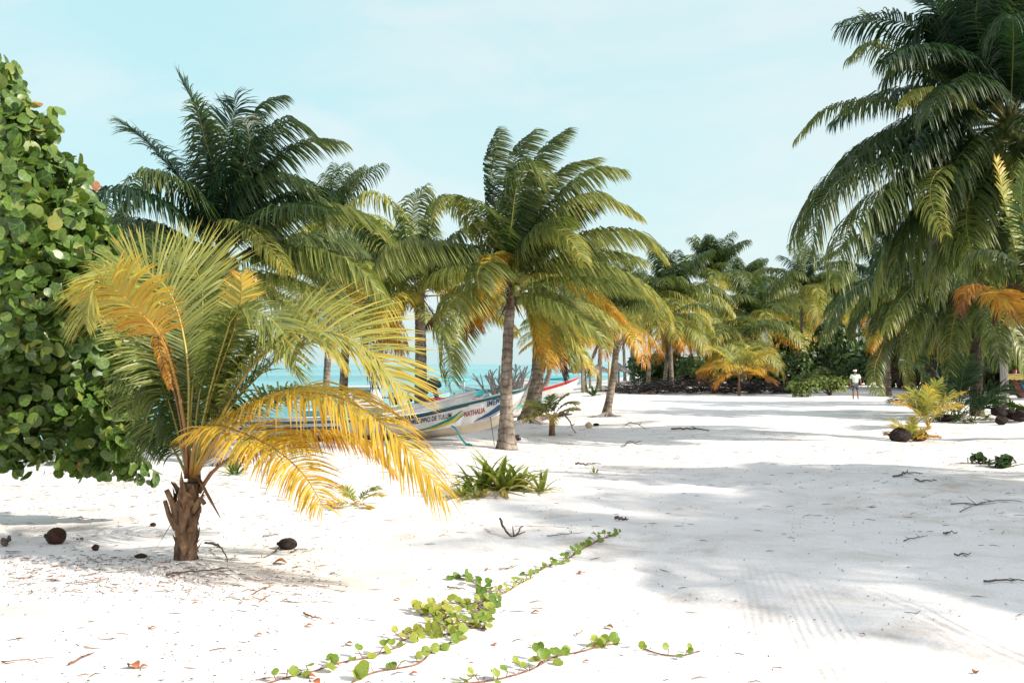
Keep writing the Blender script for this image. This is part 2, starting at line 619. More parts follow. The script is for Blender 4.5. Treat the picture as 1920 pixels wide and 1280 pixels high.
def far_palm(label, base, crown, scale=1.0, n=26, seed=1, tone=0, dead=.1, r0=.17, r1=.12, bend=(0, 0), group='coconut palms at the back of the beach', name='coconut_palm', low=0):
    root = thing(name, base, label, 'palm tree', group)
    mb, pts = trunk_mesh(base, crown, r0, r1, bend, 1.4, seed, rings=7, n=9)
    mb.build('trunk', M['trunk'], root)
    q = random.Random(seed * 7 + 3)
    loc = np.array(crown) - np.array(base)
    n = int(n * 1.5)
    for i in range(n):
        t = (i + .5) / n
        c = min(3, max(0, int(t * 4.3 + q.uniform(-.5, .5)) + tone))
        if t > 1 - dead:
            c = q.choice([4, 4, 5])
        if tone > 0 and q.random() < .3:
            c = min(4, c + 1)
        az = i * 2.39996 + q.uniform(-.25, .25)
        o = linked(lib_frond(c, q.randrange(3)), 'frond', root, loc + np.array([0, 0, .1 - .25 * t]), az, scale * q.uniform(.85, 1.15))
        o.rotation_euler = (q.uniform(-.12, .12), q.uniform(-.10, .12) + .1 * math.cos(az), az)
    return root
# ------------------------------------------------------------------ light and sky
SUN_AZ = math.radians(-21)      # direction TOWARDS the sun, measured from +X
SUN_EL = math.radians(34)
sd_ = np.array([math.cos(SUN_EL) * math.cos(SUN_AZ), math.cos(SUN_EL) * math.sin(SUN_AZ), math.sin(SUN_EL)])
sl = bpy.data.lights.new('sun', 'SUN')
sl.energy = 4.2
sl.angle = math.radians(0.8)
sl.color = (1.0, .93, .82)
so = bpy.data.objects.new('sun', sl)
COL.objects.link(so)
so.location = (30, -10, 30)
so.rotation_euler = Vector((-sd_).tolist()).to_track_quat('-Z', 'Y').to_euler()

VEIL = 4.55
wd = bpy.data.worlds.new('World')
S.world = wd
wd.use_nodes = True
nt = wd.node_tree
nt.nodes.clear()
wo = nt.nodes.new('ShaderNodeOutputWorld')
bg = nd(nt, 'ShaderNodeBackground', Strength=0.15)
sky = nt.nodes.new('ShaderNodeTexSky')
sky.sky_type = 'NISHITA'
sky.sun_disc = False
sky.sun_elevation = SUN_EL
sky.sun_rotation = PI / 2 - SUN_AZ
sky.air_density = 1.0
sky.dust_density = 2.5
sky.ozone_density = 1.0
tint = nd(nt, 'ShaderNodeMix', data_type='RGBA', blend_type='MULTIPLY')
tint.inputs[0].default_value = 1
tint.inputs[7].default_value = (.74, 1.0, .92, 1)
nt.links.new(sky.outputs[0], tint.inputs[6])
tc = nd(nt, 'ShaderNodeTexCoord')
mp = nd(nt, 'ShaderNodeMapping')
mp.inputs['Scale'].default_value = (1.2, 1.2, 3.2)
mp.inputs['Rotation'].default_value = (.25, .35, .3)
nt.links.new(tc.outputs['Generated'], mp.inputs['Vector'])
cn = nd(nt, 'ShaderNodeTexNoise', Scale=1.6, Detail=5.0, Roughness=.5, Distortion=.6)
nt.links.new(mp.outputs[0], cn.inputs['Vector'])
# thin high cloud veil: cyan-white, whiter where it thickens and sunward; lavender fill added behind the camera
sxw = nd(nt, 'ShaderNodeSeparateXYZ')
nt.links.new(tc.outputs['Generated'], sxw.inputs[0])
dt = nd(nt, 'ShaderNodeVectorMath', operation='DOT_PRODUCT')
nt.links.new(tc.outputs['Generated'], dt.inputs[0])
dt.inputs[1].default_value = (-.62, .74, .26)
mh = nd(nt, 'ShaderNodeMath', operation='MULTIPLY_ADD')
nt.links.new(dt.outputs['Value'], mh.inputs[0])
mh.inputs[1].default_value = .5
mh.inputs[2].default_value = .5 + .45
ma = nd(nt, 'ShaderNodeMath', operation='MULTIPLY_ADD')
nt.links.new(cn.outputs['Fac'], ma.inputs[0])
ma.inputs[1].default_value = -.9
nt.links.new(mh.outputs[0], ma.inputs[2])
vr = ramp(nt, [(.18, (VEIL * 1.20, VEIL * 1.10, VEIL * 1.34)), (.45, (VEIL * .86, VEIL * .84, VEIL * .96)), (.62, (VEIL * .80, VEIL * .885, VEIL * .895)), (.82, (VEIL * .69, VEIL * .87, VEIL * .885)), (1.0, (VEIL * .56, VEIL * .84, VEIL * .87))], ma.outputs[0])  # lowest stops: sky brightened behind the camera, added to fill shaded sand and fronds
cl = nd(nt, 'ShaderNodeMix', data_type='RGBA')
cl.inputs[0].default_value = .86
nt.links.new(tint.outputs[2], cl.inputs[6])
cn2 = nd(nt, 'ShaderNodeTexNoise', Scale=3.4, Detail=7.0, Roughness=.58, Distortion=.8)
nt.links.new(mp.outputs[0], cn2.inputs['Vector'])
cr2 = ramp(nt, [(.46, (0, 0, 0)), (.70, (.62, .62, .62))], cn2.outputs['Fac'])
cm = nd(nt, 'ShaderNodeMix', data_type='RGBA')
nt.links.new(cr2.outputs[0], cm.inputs[0])
nt.links.new(vr.outputs[0], cm.inputs[6])
cm.inputs[7].default_value = (VEIL * .86, VEIL * .90, VEIL * .905, 1)
nt.links.new(cm.outputs[2], cl.inputs[7])
nt.links.new(cl.outputs[2], bg.inputs['Color'])
nt.links.new(bg.outputs[0], wo.inputs['Surface'])

S.view_settings.view_transform = 'Standard'
S.view_settings.look = 'None'
S.view_settings.exposure = 0.66
S.view_settings.gamma = 1
S.cycles.max_bounces = 8
S.cycles.transparent_max_bounces = 8
S.cycles.diffuse_bounces = 3
S.cycles.glossy_bounces = 3
S.cycles.transmission_bounces = 4
S.cycles.caustics_reflective = False
S.cycles.caustics_refractive = False
S.cycles.use_denoising = True

# ------------------------------------------------------------------ sand
SHADERS = [(14.2, 6.1, 7.0, 1.1, 20), (16.6, 8.0, 7.8, 1.15, 20), (14.6, 13.0, 6.4, 1.0, 14)]
def sand_mat():
    m, nt, out = new_mat('white_sand')
    b = nd(nt, 'ShaderNodeBsdfPrincipled', Roughness=.95)
    b.inputs['Specular IOR Level'].default_value = .1
    tc = nd(nt, 'ShaderNodeTexCoord')
    P = tc.outputs['Object']
    n1 = nd(nt, 'ShaderNodeTexNoise', Scale=.35, Detail=5.0)
    nt.links.new(P, n1.inputs['Vector'])
    r1 = ramp(nt, [(.3, (.76, .715, .69)), (.7, (.82, .785, .77))], n1.outputs['Fac'])
    n2 = nd(nt, 'ShaderNodeTexNoise', Scale=45.0, Detail=3.0)
    nt.links.new(P, n2.inputs['Vector'])
    r2 = ramp(nt, [(.25, (.77, .755, .74)), (.52, (1, 1, 1))], n2.outputs['Fac'])
    mx = nd(nt, 'ShaderNodeMix', data_type='RGBA', blend_type='MULTIPLY')
    mx.inputs[0].default_value = .8
    nt.links.new(r1.outputs[0], mx.inputs[6])
    nt.links.new(r2.outputs[0], mx.inputs[7])
    # brownish stains where litter has rotted into the sand
    n5 = nd(nt, 'ShaderNodeTexNoise', Scale=1.1, Detail=9.0, Roughness=.72, Distortion=.4)
    nt.links.new(P, n5.inputs['Vector'])
    r5 = ramp(nt, [(.48, (1, 1, 1)), (.62, (.74, .70, .66)), (.76, (.48, .44, .40))], n5.outputs['Fac'])
    n6 = nd(nt, 'ShaderNodeTexNoise', Scale=.16, Detail=2.0)
    nt.links.new(P, n6.inputs['Vector'])
    r6 = ramp(nt, [(.36, (.15, .15, .15)), (.58, (1, 1, 1))], n6.outputs['Fac'])
    ms5 = nd(nt, 'ShaderNodeMix', data_type='RGBA', blend_type='MULTIPLY')
    nt.links.new(r6.outputs[0], ms5.inputs[0])
    nt.links.new(mx.outputs[2], ms5.inputs[6])
    nt.links.new(r5.outputs[0], ms5.inputs[7])
    mx = ms5
    # damp sand and wrack stain along the water line (z below the dry beach)
    sx = nd(nt, 'ShaderNodeSeparateXYZ')
    nt.links.new(P, sx.inputs[0])
    wet = nd(nt, 'ShaderNodeMapRange')
    nt.links.new(sx.outputs[2], wet.inputs[0])
    wet.inputs[1].default_value, wet.inputs[2].default_value = -.50, -.36
    wet.inputs[3].default_value, wet.inputs[4].default_value = .6, 0
    mw = nd(nt, 'ShaderNodeMix', data_type='RGBA')
    nt.links.new(wet.outputs[0], mw.inputs[0])
    nt.links.new(mx.outputs[2], mw.inputs[6])
    mw.inputs[7].default_value = (.34, .29, .24, 1)
    nt.links.new(mw.outputs[2], b.inputs['Base Color'])
    # relief: grains, scuffed dents and the ribbed tyre tracks
    n3 = nd(nt, 'ShaderNodeTexNoise', Scale=7.0, Detail=5.0, Roughness=.62)
    nt.links.new(P, n3.inputs['Vector'])
    vo = nd(nt, 'ShaderNodeTexVoronoi', Scale=2.6, feature='SMOOTH_F1')
    nt.links.new(P, vo.inputs['Vector'])
    hs = nd(nt, 'ShaderNodeMath', operation='MULTIPLY_ADD')
    nt.links.new(n2.outputs['Fac'], hs.inputs[0])
    hs.inputs[1].default_value = .12
    nt.links.new(n3.outputs['Fac'], hs.inputs[2])
    h2 = nd(nt, 'ShaderNodeMath', operation='MULTIPLY_ADD')
    nt.links.new(vo.outputs['Distance'], h2.inputs[0])
    h2.inputs[1].default_value = .35
    nt.links.new(hs.outputs[0], h2.inputs[2])
    last = h2.outputs[0]
    for (x0, y0, x1, y1, half, amp, freq) in TRACKS:
        dx, dy = x1 - x0, y1 - y0
        l = math.hypot(dx, dy)
        nx, ny = dy / l, -dx / l
        dot = nd(nt, 'ShaderNodeVectorMath', operation='DOT_PRODUCT')
        nt.links.new(P, dot.inputs[0])
        dot.inputs[1].default_value = (nx, ny, 0)
        c0 = x0 * nx + y0 * ny
        # slight bend with y
        cv = nd(nt, 'ShaderNodeMath', operation='SINE')
        m0 = nd(nt, 'ShaderNodeMath', operation='MULTIPLY')
        nt.links.new(sx.outputs[1], m0.inputs[0])
        m0.inputs[1].default_value = .22
        nt.links.new(m0.outputs[0], cv.inputs[0])
        u = nd(nt, 'ShaderNodeMath', operation='MULTIPLY_ADD')
        nt.links.new(cv.outputs[0], u.inputs[0])
        u.inputs[1].default_value = -.18
        nt.links.new(dot.outputs['Value'], u.inputs[2])
        u2 = nd(nt, 'ShaderNodeMath', operation='SUBTRACT')
        nt.links.new(u.outputs[0], u2.inputs[0])
        u2.inputs[1].default_value = c0 - .18 * math.sin(.22 * y0)
        ab = nd(nt, 'ShaderNodeMath', operation='ABSOLUTE')
        nt.links.new(u2.outputs[0], ab.inputs[0])
        mk = nd(nt, 'ShaderNodeMapRange', interpolation_type='SMOOTHSTEP')
        nt.links.new(ab.outputs[0], mk.inputs[0])
        mk.inputs[1].default_value, mk.inputs[2].default_value = half * .75, half * 1.15
        mk.inputs[3].default_value, mk.inputs[4].default_value = 1, 0
        fr = nd(nt, 'ShaderNodeMath', operation='MULTIPLY')
        nt.links.new(u2.outputs[0], fr.inputs[0])
        fr.inputs[1].default_value = freq
        sn = nd(nt, 'ShaderNodeMath', operation='SINE')
        nt.links.new(fr.outputs[0], sn.inputs[0])
        a1 = nd(nt, 'ShaderNodeMath', operation='MULTIPLY_ADD')
        nt.links.new(sn.outputs[0], a1.inputs[0])
        a1.inputs[1].default_value = amp
        a1.inputs[2].default_value = -amp
        yl = nd(nt, 'ShaderNodeMapRange', interpolation_type='SMOOTHSTEP')
        nt.links.new(sx.outputs[1], yl.inputs[0])
        yl.inputs[1].default_value, yl.inputs[2].default_value = y1 - .6, y1 + 1.4
        yl.inputs[3].default_value, yl.inputs[4].default_value = 1, 0
        mk2 = nd(nt, 'ShaderNodeMath', operation='MULTIPLY')
        nt.links.new(mk.outputs[0], mk2.inputs[0])
        nt.links.new(yl.outputs[0], mk2.inputs[1])
        a2 = nd(nt, 'ShaderNodeMath', operation='MULTIPLY_ADD')
        nt.links.new(a1.outputs[0], a2.inputs[0])
        nt.links.new(mk2.outputs[0], a2.inputs[1])
        nt.links.new(last, a2.inputs[2])
        last = a2.outputs[0]
    bp = nd(nt, 'ShaderNodeBump', Strength=.42, Distance=.035)
    nt.links.new(last, bp.inputs['Height'])
    nt.links.new(bp.outputs[0], b.inputs['Normal'])
    nt.links.new(b.outputs[0], out.inputs['Surface'])
    return m


def axis(segs):
    out = []
    for a, b, n in segs:
        out += list(np.linspace(a, b, n, endpoint=False))
    out.append(segs[-1][1])
    return np.array(out)


MOUNDS += [(*G(940, 925)[:2], .10, .9), (*G(345, 1050)[:2], .05, .6), (*G(160, 895)[:2], .16, .7), (*G(330, 1015)[:2], -.05, 1.1),
           (*G(600, 1020)[:2], -.04, 1.3), (*G(990, 800)[:2], .1, 1.0)]
ta, tb = G(1480, 1280), G(1425, 1080)
tc_, td = G(1600, 1280), G(1500, 1110)
te, tf = G(1900, 1230), G(1690, 1130)
TRACKS = [(ta[0], ta[1], tb[0], tb[1], .22, .11, 95.0), (tc_[0], tc_[1], td[0], td[1], .24, .16, 88.0), (te[0], te[1], tf[0], tf[1], .10, .3, 60.0)]
xs = axis([(-6000, -600, 8), (-600, -60, 18), (-60, -14, 40), (-14, 14, 330), (14, 60, 60), (60, 600, 18), (600, 6000, 9)])
ys = axis([(-400, -20, 10), (-20, 3.5, 20), (3.5, 16, 170), (16, 34, 130), (34, 80, 100), (80, 200, 40), (200, 1000, 16), (1000, 9000, 9)])
XX, YY = np.meshgrid(xs, ys)
ZZ = gz(XX, YY)
V = np.stack([XX, YY, ZZ], -1).reshape(-1, 3)
nx, ny = len(xs), len(ys)
idx = np.arange(nx * ny).reshape(ny, nx)
Fq = np.stack([idx[:-1, :-1], idx[:-1, 1:], idx[1:, 1:], idx[1:, :-1]], -1).reshape(-1, 4)
me = bpy.data.meshes.new('beach_sand')
me.from_pydata(V.tolist(), [], Fq.tolist())
me.polygons.foreach_set('use_smooth', np.ones(len(Fq), dtype=bool))
me.materials.append(sand_mat())
me.update()
sand = bpy.data.objects.new('beach_sand', me)
COL.objects.link(sand)
tag(sand, 'white sand beach with a smooth sandy road running away from the viewer', 'beach', kind='structure')


# ------------------------------------------------------------------ sea
def sea_mat():
    m, nt, out = new_mat('sea_water')
    b = nd(nt, 'ShaderNodeBsdfPrincipled', Roughness=.22)
    b.inputs['Specular IOR Level'].default_value = .25
    tc = nd(nt, 'ShaderNodeTexCoord')
    mp = nd(nt, 'ShaderNodeMapping')
    mp.inputs['Scale'].default_value = (.006, .03, 1)
    nt.links.new(tc.outputs['Object'], mp.inputs['Vector'])
    n = nd(nt, 'ShaderNodeTexNoise', Scale=1.0, Detail=5.0)
    nt.links.new(mp.outputs[0], n.inputs['Vector'])
    r = ramp(nt, [(.35, (.045, .25, .285)), (.5, (.09, .35, .375)), (.66, (.19, .46, .465))], n.outputs['Fac'])
    nt.links.new(r.outputs[0], b.inputs['Base Color'])
    mp2 = nd(nt, 'ShaderNodeMapping')
    mp2.inputs['Scale'].default_value = (.5, 1.3, 1)
    nt.links.new(tc.outputs['Object'], mp2.inputs['Vector'])
    n2 = nd(nt, 'ShaderNodeTexNoise', Scale=1.0, Detail=4.0, Roughness=.6)
    nt.links.new(mp2.outputs[0], n2.inputs['Vector'])
    bp = nd(nt, 'ShaderNodeBump', Strength=.9, Distance=.35)
    nt.links.new(n2.outputs['Fac'], bp.inputs['Height'])
    nt.links.new(bp.outputs[0], b.inputs['Normal'])
    nt.links.new(b.outputs[0], out.inputs['Surface'])
    return m


mb = MB()
mb.add([(-9000, -400, WATER), (2300, -400, WATER), (2300, 12000, WATER), (-9000, 12000, WATER)], [(0, 1, 2, 3)])
o = mb.build('sea_water', sea_mat(), None, (0, 0, 0))
tag(o, 'turquoise Caribbean-coloured sea reaching to the horizon', 'sea', kind='structure')
# ------------------------------------------------------------------ A: young palm in the foreground
def Fx(Y, items):
    out = []
    for pts, dy, kw in items:
        P, k = px_frond(pts, Y, dy, **kw)
        out.append((P, k))
    return out


bA = G(347, 1046)
YA = bA[1]
cA = PX(356, 905, YA)
fA = Fx(YA, [
    # drooping orange frond reaching left over the sea grape
    ([(350, 895), (347, 800), (326, 700), (300, 628), (258, 582), (224, 548), (192, 532), (172, 552), (160, 606)], -1.25,
     dict(age=(.78, .56), ll=.52, hang=.22, wid=.026, pet=.56, roll=-.25, tipage=.05, fwd=(25, 50), n=88)),
    ([(350, 895), (340, 800), (318, 700), (296, 630), (300, 660), (320, 730)], -.5,
     dict(age=(.80, .80), ll=.13, hang=.9, wid=.022, pet=.45, n=56, rag=.15)),
    # broad fan up left
    ([(350, 890), (354, 720), (342, 620), (318, 548), (280, 512), (225, 496), (172, 506)], .55,
     dict(age=(.43, .60), ll=.78, hang=.08, wid=.027, pet=.30, roll=.75, lift=.1, fwd=(30, 55))),
    ([(352, 890), (362, 720), (375, 620), (380, 550), (364, 500), (330, 468)], .85,
     dict(age=(.44, .57), ll=.74, hang=.08, wid=.027, pet=.34, roll=.6, lift=.1)),
    # upright dark green fronds in the middle
    ([(358, 890), (374, 740), (396, 650), (412, 590), (424, 545)], .6, dict(age=(.42, .50), ll=.70, hang=.12, wid=.029, pet=.26, roll=.3, lift=.2)),
    ([(360, 890), (392, 740), (420, 640), (441, 588), (480, 582), (522, 612), (556, 676)], -.55,
     dict(age=(.36, .52), ll=.52, hang=.25, wid=.028, pet=.36, roll=-.3, fwd=(15, 50))),
    ([(357, 890), (400, 730), (438, 620), (452, 560), (452, 515)], -.25, dict(age=(.42, .74), ll=.26, hang=.05, wid=.029, pet=.66, roll=.9, n=46)),
    # wide pale frond sweeping right
    ([(362, 888), (420, 770), (470, 690), (535, 636), (590, 620), (650, 632), (706, 672), (768, 748)], -.65,
     dict(age=(.50, .64), ll=.78, hang=.13, wid=.029, pet=.24, roll=-.5, lift=.45, fwd=(24, 60), n=104, wind=.5)),
    # long golden frond low on the right
    ([(364, 893), (420, 800), (480, 757), (550, 738), (613, 740), (666, 758), (722, 798), (772, 850), (832, 925)], -1.15,
     dict(age=(.70, .70), ll=.72, hang=.36, wid=.030, pet=.22, roll=-.16, lift=.22, n=110, fwd=(18, 62), tipage=.06)),
    # frond behind it with brown tips
    ([(372, 923), (398, 885), (432, 858), (493, 829), (560, 812), (625, 810), (690, 830), (735, 880)], .25,
     dict(age=(.76, .72), ll=.46, hang=.7, wid=.028, pet=.22, roll=.05, n=90, tipage=.16)),
    # low golden frond towards the viewer
    ([(358, 893), (364, 836), (384, 802), (420, 800), (470, 818), (522, 846), (570, 890), (608, 952)], -1.25,
     dict(age=(.72, .71), ll=.50, hang=.26, wid=.029, pet=.16, roll=-.34, n=96, tipage=.06)),
    # green fronds behind
    ([(356, 890), (420, 780), (490, 700), (560, 650), (620, 640)], .9, dict(age=(.42, .56), ll=.72, hang=.14, wid=.027, pet=.24, roll=.3)),
    ([(356, 890), (440, 780), (520, 735), (590, 735), (650, 790)], 1.1, dict(age=(.40, .54), ll=.68, hang=.22, wid=.027, pet=.22)),
    ([(352, 890), (330, 800), (306, 726), (280, 690), (252, 700), (232, 760)], .5, dict(age=(.28, .40), ll=.55, hang=.6, wid=.027, pet=.22)),
    ([(352, 890), (338, 790), (325, 700), (330, 620), (300, 600)], .9, dict(age=(.40, .55), ll=.68, hang=.2, wid=.027, pet=.25, roll=.5)),
    ([(358, 890), (400, 760), (440, 690), (500, 650), (560, 700)], .35, dict(age=(.41, .53), ll=.66, hang=.18, wid=.027, pet=.25)),
    ([(358, 890), (410, 760), (470, 660), (540, 590), (610, 575), (660, 610)], .8, dict(age=(.42, .56), ll=.72, hang=.16, wid=.027, pet=.26, roll=.1)),
    ([(352, 890), (338, 760), (312, 660), (270, 590), (220, 570), (190, 610)], .8, dict(age=(.42, .58), ll=.68, hang=.18, wid=.027, pet=.3, roll=.2)),
    ([(350, 890), (320, 830), (296, 790), (285, 800), (276, 850)], .75, dict(age=(.26, .38), ll=.45, hang=.6, wid=.027, pet=.2)),
])
root = hand_palm('young coconut palm with golden fronds and a short fibrous trunk in the foreground', bA, cA, fA, r0=.10, r1=.088, seed=3, fib=9, flare=1.12,
                 name='young_palm', wind=.18)
for ch in root.children:
    if ch.name.startswith('trunk'):
        ch.data.materials[0] = M['fibre_dark']
for (p0, p1, p2, r) in [((334, 985), (324, 945), (312, 918), .024), ((330, 992), (318, 968), (309, 938), .02), ((333, 1000), (326, 965), (322, 950), .016),
                        ((362, 960), (374, 935), (384, 945), .02), ((345, 1000), (340, 960), (350, 935), .025)]:
    mb = MB()
    pts, _ = spline([PX(*p0, YA - .06), PX(*p1, YA - .09), PX(*p2, YA - .08)], 7)
    mb.tube(pts, np.linspace(r * 1.5, r, 7), 6)
    mb.build('petiole_stub', M['fibre'], root)
q = np.random.RandomState(4)
mb = MB()                                   # loose fibre flaps round the stem
for i in range(46):
    a, h = q.uniform(0, 6.3), q.uniform(.02, .68)
    o_ = np.array([math.cos(a), math.sin(a), 0])
    w_ = np.array([-o_[1], o_[0], 0]) * q.uniform(.02, .055)
    p0 = np.array(bA) + o_ * .088 + np.array([.03 * h, 0, h])
    l = q.uniform(.08, .24) * q.choice([-1, 1, 1])
    p1 = p0 + o_ * q.uniform(.02, .05) + np.array([0, 0, l * .5])
    p2 = p0 + o_ * q.uniform(.03, .10) + np.array([0, 0, l])
    mb.add([p0 - w_, p0 + w_, p1 - w_ * .9, p1 + w_ * .8, p2 - w_ * .25, p2 + w_ * .1], [(0, 1, 3, 2), (2, 3, 5, 4)])
mb.build('bark_fibre', M['fibre'], root)

# ------------------------------------------------------------------ B: tall dark palm on the left
bB = G(412, 868)
YB = bB[1]
cB = PX(412, 492, YB)
dk = dict(ll=.92, wid=.046, n=104, wind=.6)
fB = Fx(YB, [
    ([(408, 480), (400, 400), (391, 320), (370, 214), (335, 142)], -.5, dict(age=(0.02, 0.21), hang=.3, ll=.8, wid=.046, pet=.12, fwd=(28, 66), roll=.5, n=100)),
    ([(412, 480), (428, 390), (398, 305), (380, 245), (368, 195)], -.8, dict(age=(0.12, 0.35), hang=.55, ll=.75, wid=.046, fwd=(30, 66), n=100)),
    ([(404, 485), (388, 440), (358, 364), (314, 307), (276, 267), (232, 232)], .4, dict(age=(0.02, 0.21), hang=.35, fwd=(28, 68), **dk)),
    ([(404, 488), (388, 440), (365, 379), (325, 338), (270, 318)], -.9, dict(age=(0.08, 0.39), hang=.85, ll=1.0, wid=.046, fwd=(15, 50))),
    ([(410, 480), (410, 400), (411, 308), (423, 251), (442, 205), (438, 182)], .6, dict(age=(0.02, 0.13), hang=.3, **dk)),
    ([(412, 480), (424, 386), (450, 325), (468, 268), (458, 222)], -.6, dict(age=(0.02, 0.21), hang=.5, **dk)),
    ([(414, 480), (438, 370), (461, 295), (474, 223), (498, 193), (530, 182)], .5, dict(age=(0.02, 0.27), hang=.55, **dk)),
    ([(416, 480), (445, 370), (480, 276), (517, 238), (550, 228), (584, 252)], -.3, dict(age=(0.04, 0.29), hang=.7, **dk)),
    ([(418, 482), (452, 386), (501, 314), (557, 275), (604, 264), (640, 268)], .5, dict(age=(0.08, 0.37), hang=.65, **dk)),
    ([(418, 484), (446, 404), (475, 352), (517, 334), (564, 338), (600, 372), (612, 430)], -.9, dict(age=(0.12, 0.39), hang=.85, **dk)),
    ([(420, 486), (470, 438), (532, 407), (610, 389), (673, 401), (728, 446)], -.7, dict(age=(0.32, 0.49), hang=.7, **dk)),
    ([(408, 496), (407, 440), (432, 416), (470, 426), (505, 462), (538, 506)], -1.5, dict(age=(0.38, 0.59), hang=.6, ll=.6, wid=.042)),
    ([(424, 494), (501, 474), (564, 467), (626, 478), (680, 508), (722, 562)], -1.2, dict(age=(0.37, 0.51), hang=.75, ll=.95, wid=.048, n=104)),
    ([(420, 500), (480, 515), (545, 525), (610, 560), (650, 610)], -1.1, dict(age=(0.40, 0.57), hang=.7, ll=.66, wid=.042)),
    ([(404, 494), (370, 462), (320, 452), (285, 480), (262, 540)], .4, dict(age=(0.12, 0.39), hang=.7, **dk)),
    ([(404, 500), (370, 500), (330, 530), (310, 590)], -.4, dict(age=(0.32, 0.55), hang=.7, **dk)),
    ([(420, 498), (470, 470), (530, 470), (590, 505), (640, 560)], 1.2, dict(age=(0.22, 0.45), hang=.7, **dk)),
])
hand_palm('dark green coconut palm with upright windblown fronds standing behind the young golden palm', bB, cB, fB, r0=.19, r1=.13, seed=7,
          rand=(14, 3.2, 75, -30, (.10, .5)), nuts=7, ll=.9, wid=.046, group='big coconut palms', wind=.25)

# ------------------------------------------------------------------ E: central palm
bE = G(950, 841)
YE = bE[1]
cE = PX(959, 540, YE)
e_ = dict(ll=.92, wid=.048, n=104)
w_ = dict(ll=.85, wid=.046, wind=2.2, n=104)
fE = Fx(YE, [
    ([(955, 525), (952, 469), (959, 417), (969, 351), (992, 305), (1024, 340)], -1.2, dict(age=(.26, .44), hang=.7, **e_)),
    ([(952, 525), (942, 466), (928, 384), (920, 302), (936, 244)], .3, dict(age=(.14, .32), hang=.5, **w_)),
    ([(956, 525), (955, 450), (958, 351), (969, 286), (1006, 244)], .8, dict(age=(.14, .36), hang=.45, **w_)),
    ([(958, 525), (965, 450), (990, 351), (1018, 286), (1064, 244)], -.3, dict(age=(.18, .38), hang=.45, **w_)),
    ([(958, 525), (969, 456), (1012, 368), (1057, 318), (1118, 298)], .6, dict(age=(.2, .44), hang=.5, **w_)),
    ([(960, 526), (976, 469), (1022, 404), (1074, 345), (1123, 318), (1168, 320)], -.4, dict(age=(.22, .5), hang=.75, **e_)),
    ([(962, 528), (980, 482), (1034, 414), (1074, 381), (1115, 366), (1151, 377), (1196, 402)], -.8, dict(age=(.42, .56), hang=.8, **e_)),
    ([(960, 530), (962, 499), (985, 463), (1026, 430), (1066, 446), (1094, 490)], -2.0, dict(age=(.46, .58), hang=.6, ll=.62, wid=.046, roll=-.3)),
    ([(965, 530), (1010, 480), (1074, 449), (1139, 434), (1200, 441), (1240, 476)], -.5, dict(age=(.40, .54), hang=.85, ll=1.05, wid=.048, n=108)),
    ([(966, 534), (1024, 505), (1074, 496), (1123, 500), (1189, 524), (1236, 568), (1252, 600)], -1.0, dict(age=(.44, .58), hang=.85, ll=1.05, wid=.048, n=108)),
    ([(966, 536), (990, 518), (1024, 515), (1074, 526), (1123, 556), (1168, 600)], -1.5, dict(age=(.56, .80), hang=.75, ll=.66, wid=.044)),
    ([(955, 532), (942, 500), (924, 478), (914, 505), (914, 548)], -1.7, dict(age=(.66, .70), hang=.5, ll=.62, wid=.044, fwd=(20, 50))),
    ([(950, 530), (920, 482), (851, 462), (778, 454), (729, 464), (700, 506)], -1.0, dict(age=(.34, .5), hang=.9, ll=1.08, wid=.048, n=108)),
    ([(950, 530), (928, 480), (890, 420), (855, 380), (828, 374), (812, 405)], -1.4, dict(age=(.42, .56), hang=.7, ll=.62, wid=.044)),
    ([(948, 548), (900, 540), (860, 556), (825, 585), (800, 610)], .5, dict(age=(.80, .95), hang=.9, ll=.6, wid=.04, rag=.2)),
    ([(952, 548), (915, 552), (890, 580), (880, 625)], -1.0, dict(age=(.66, .9), hang=.8, ll=.6, wid=.04, rag=.1)),
    ([(962, 548), (985, 555), (1005, 600), (1012, 660)], -1.0, dict(age=(.5, .8), hang=.7, ll=.5, wid=.04)),
    ([(964, 544), (1010, 545), (1060, 580), (1090, 640)], 1.0, dict(age=(.4, .66), hang=.8, **e_)),
])
hand_palm('coconut palm with windswept crown and ringed trunk beside the bow of the lettered boat', bE, cE, fE, r0=.155, r1=.108, seed=12,
          rand=(13, 3.0, 80, -10, (.2, .5)), nuts=6, ll=.9, wid=.046, group='big coconut palms', wind=.5, flare=1.75, bend=(-.05, 0), fib=24)

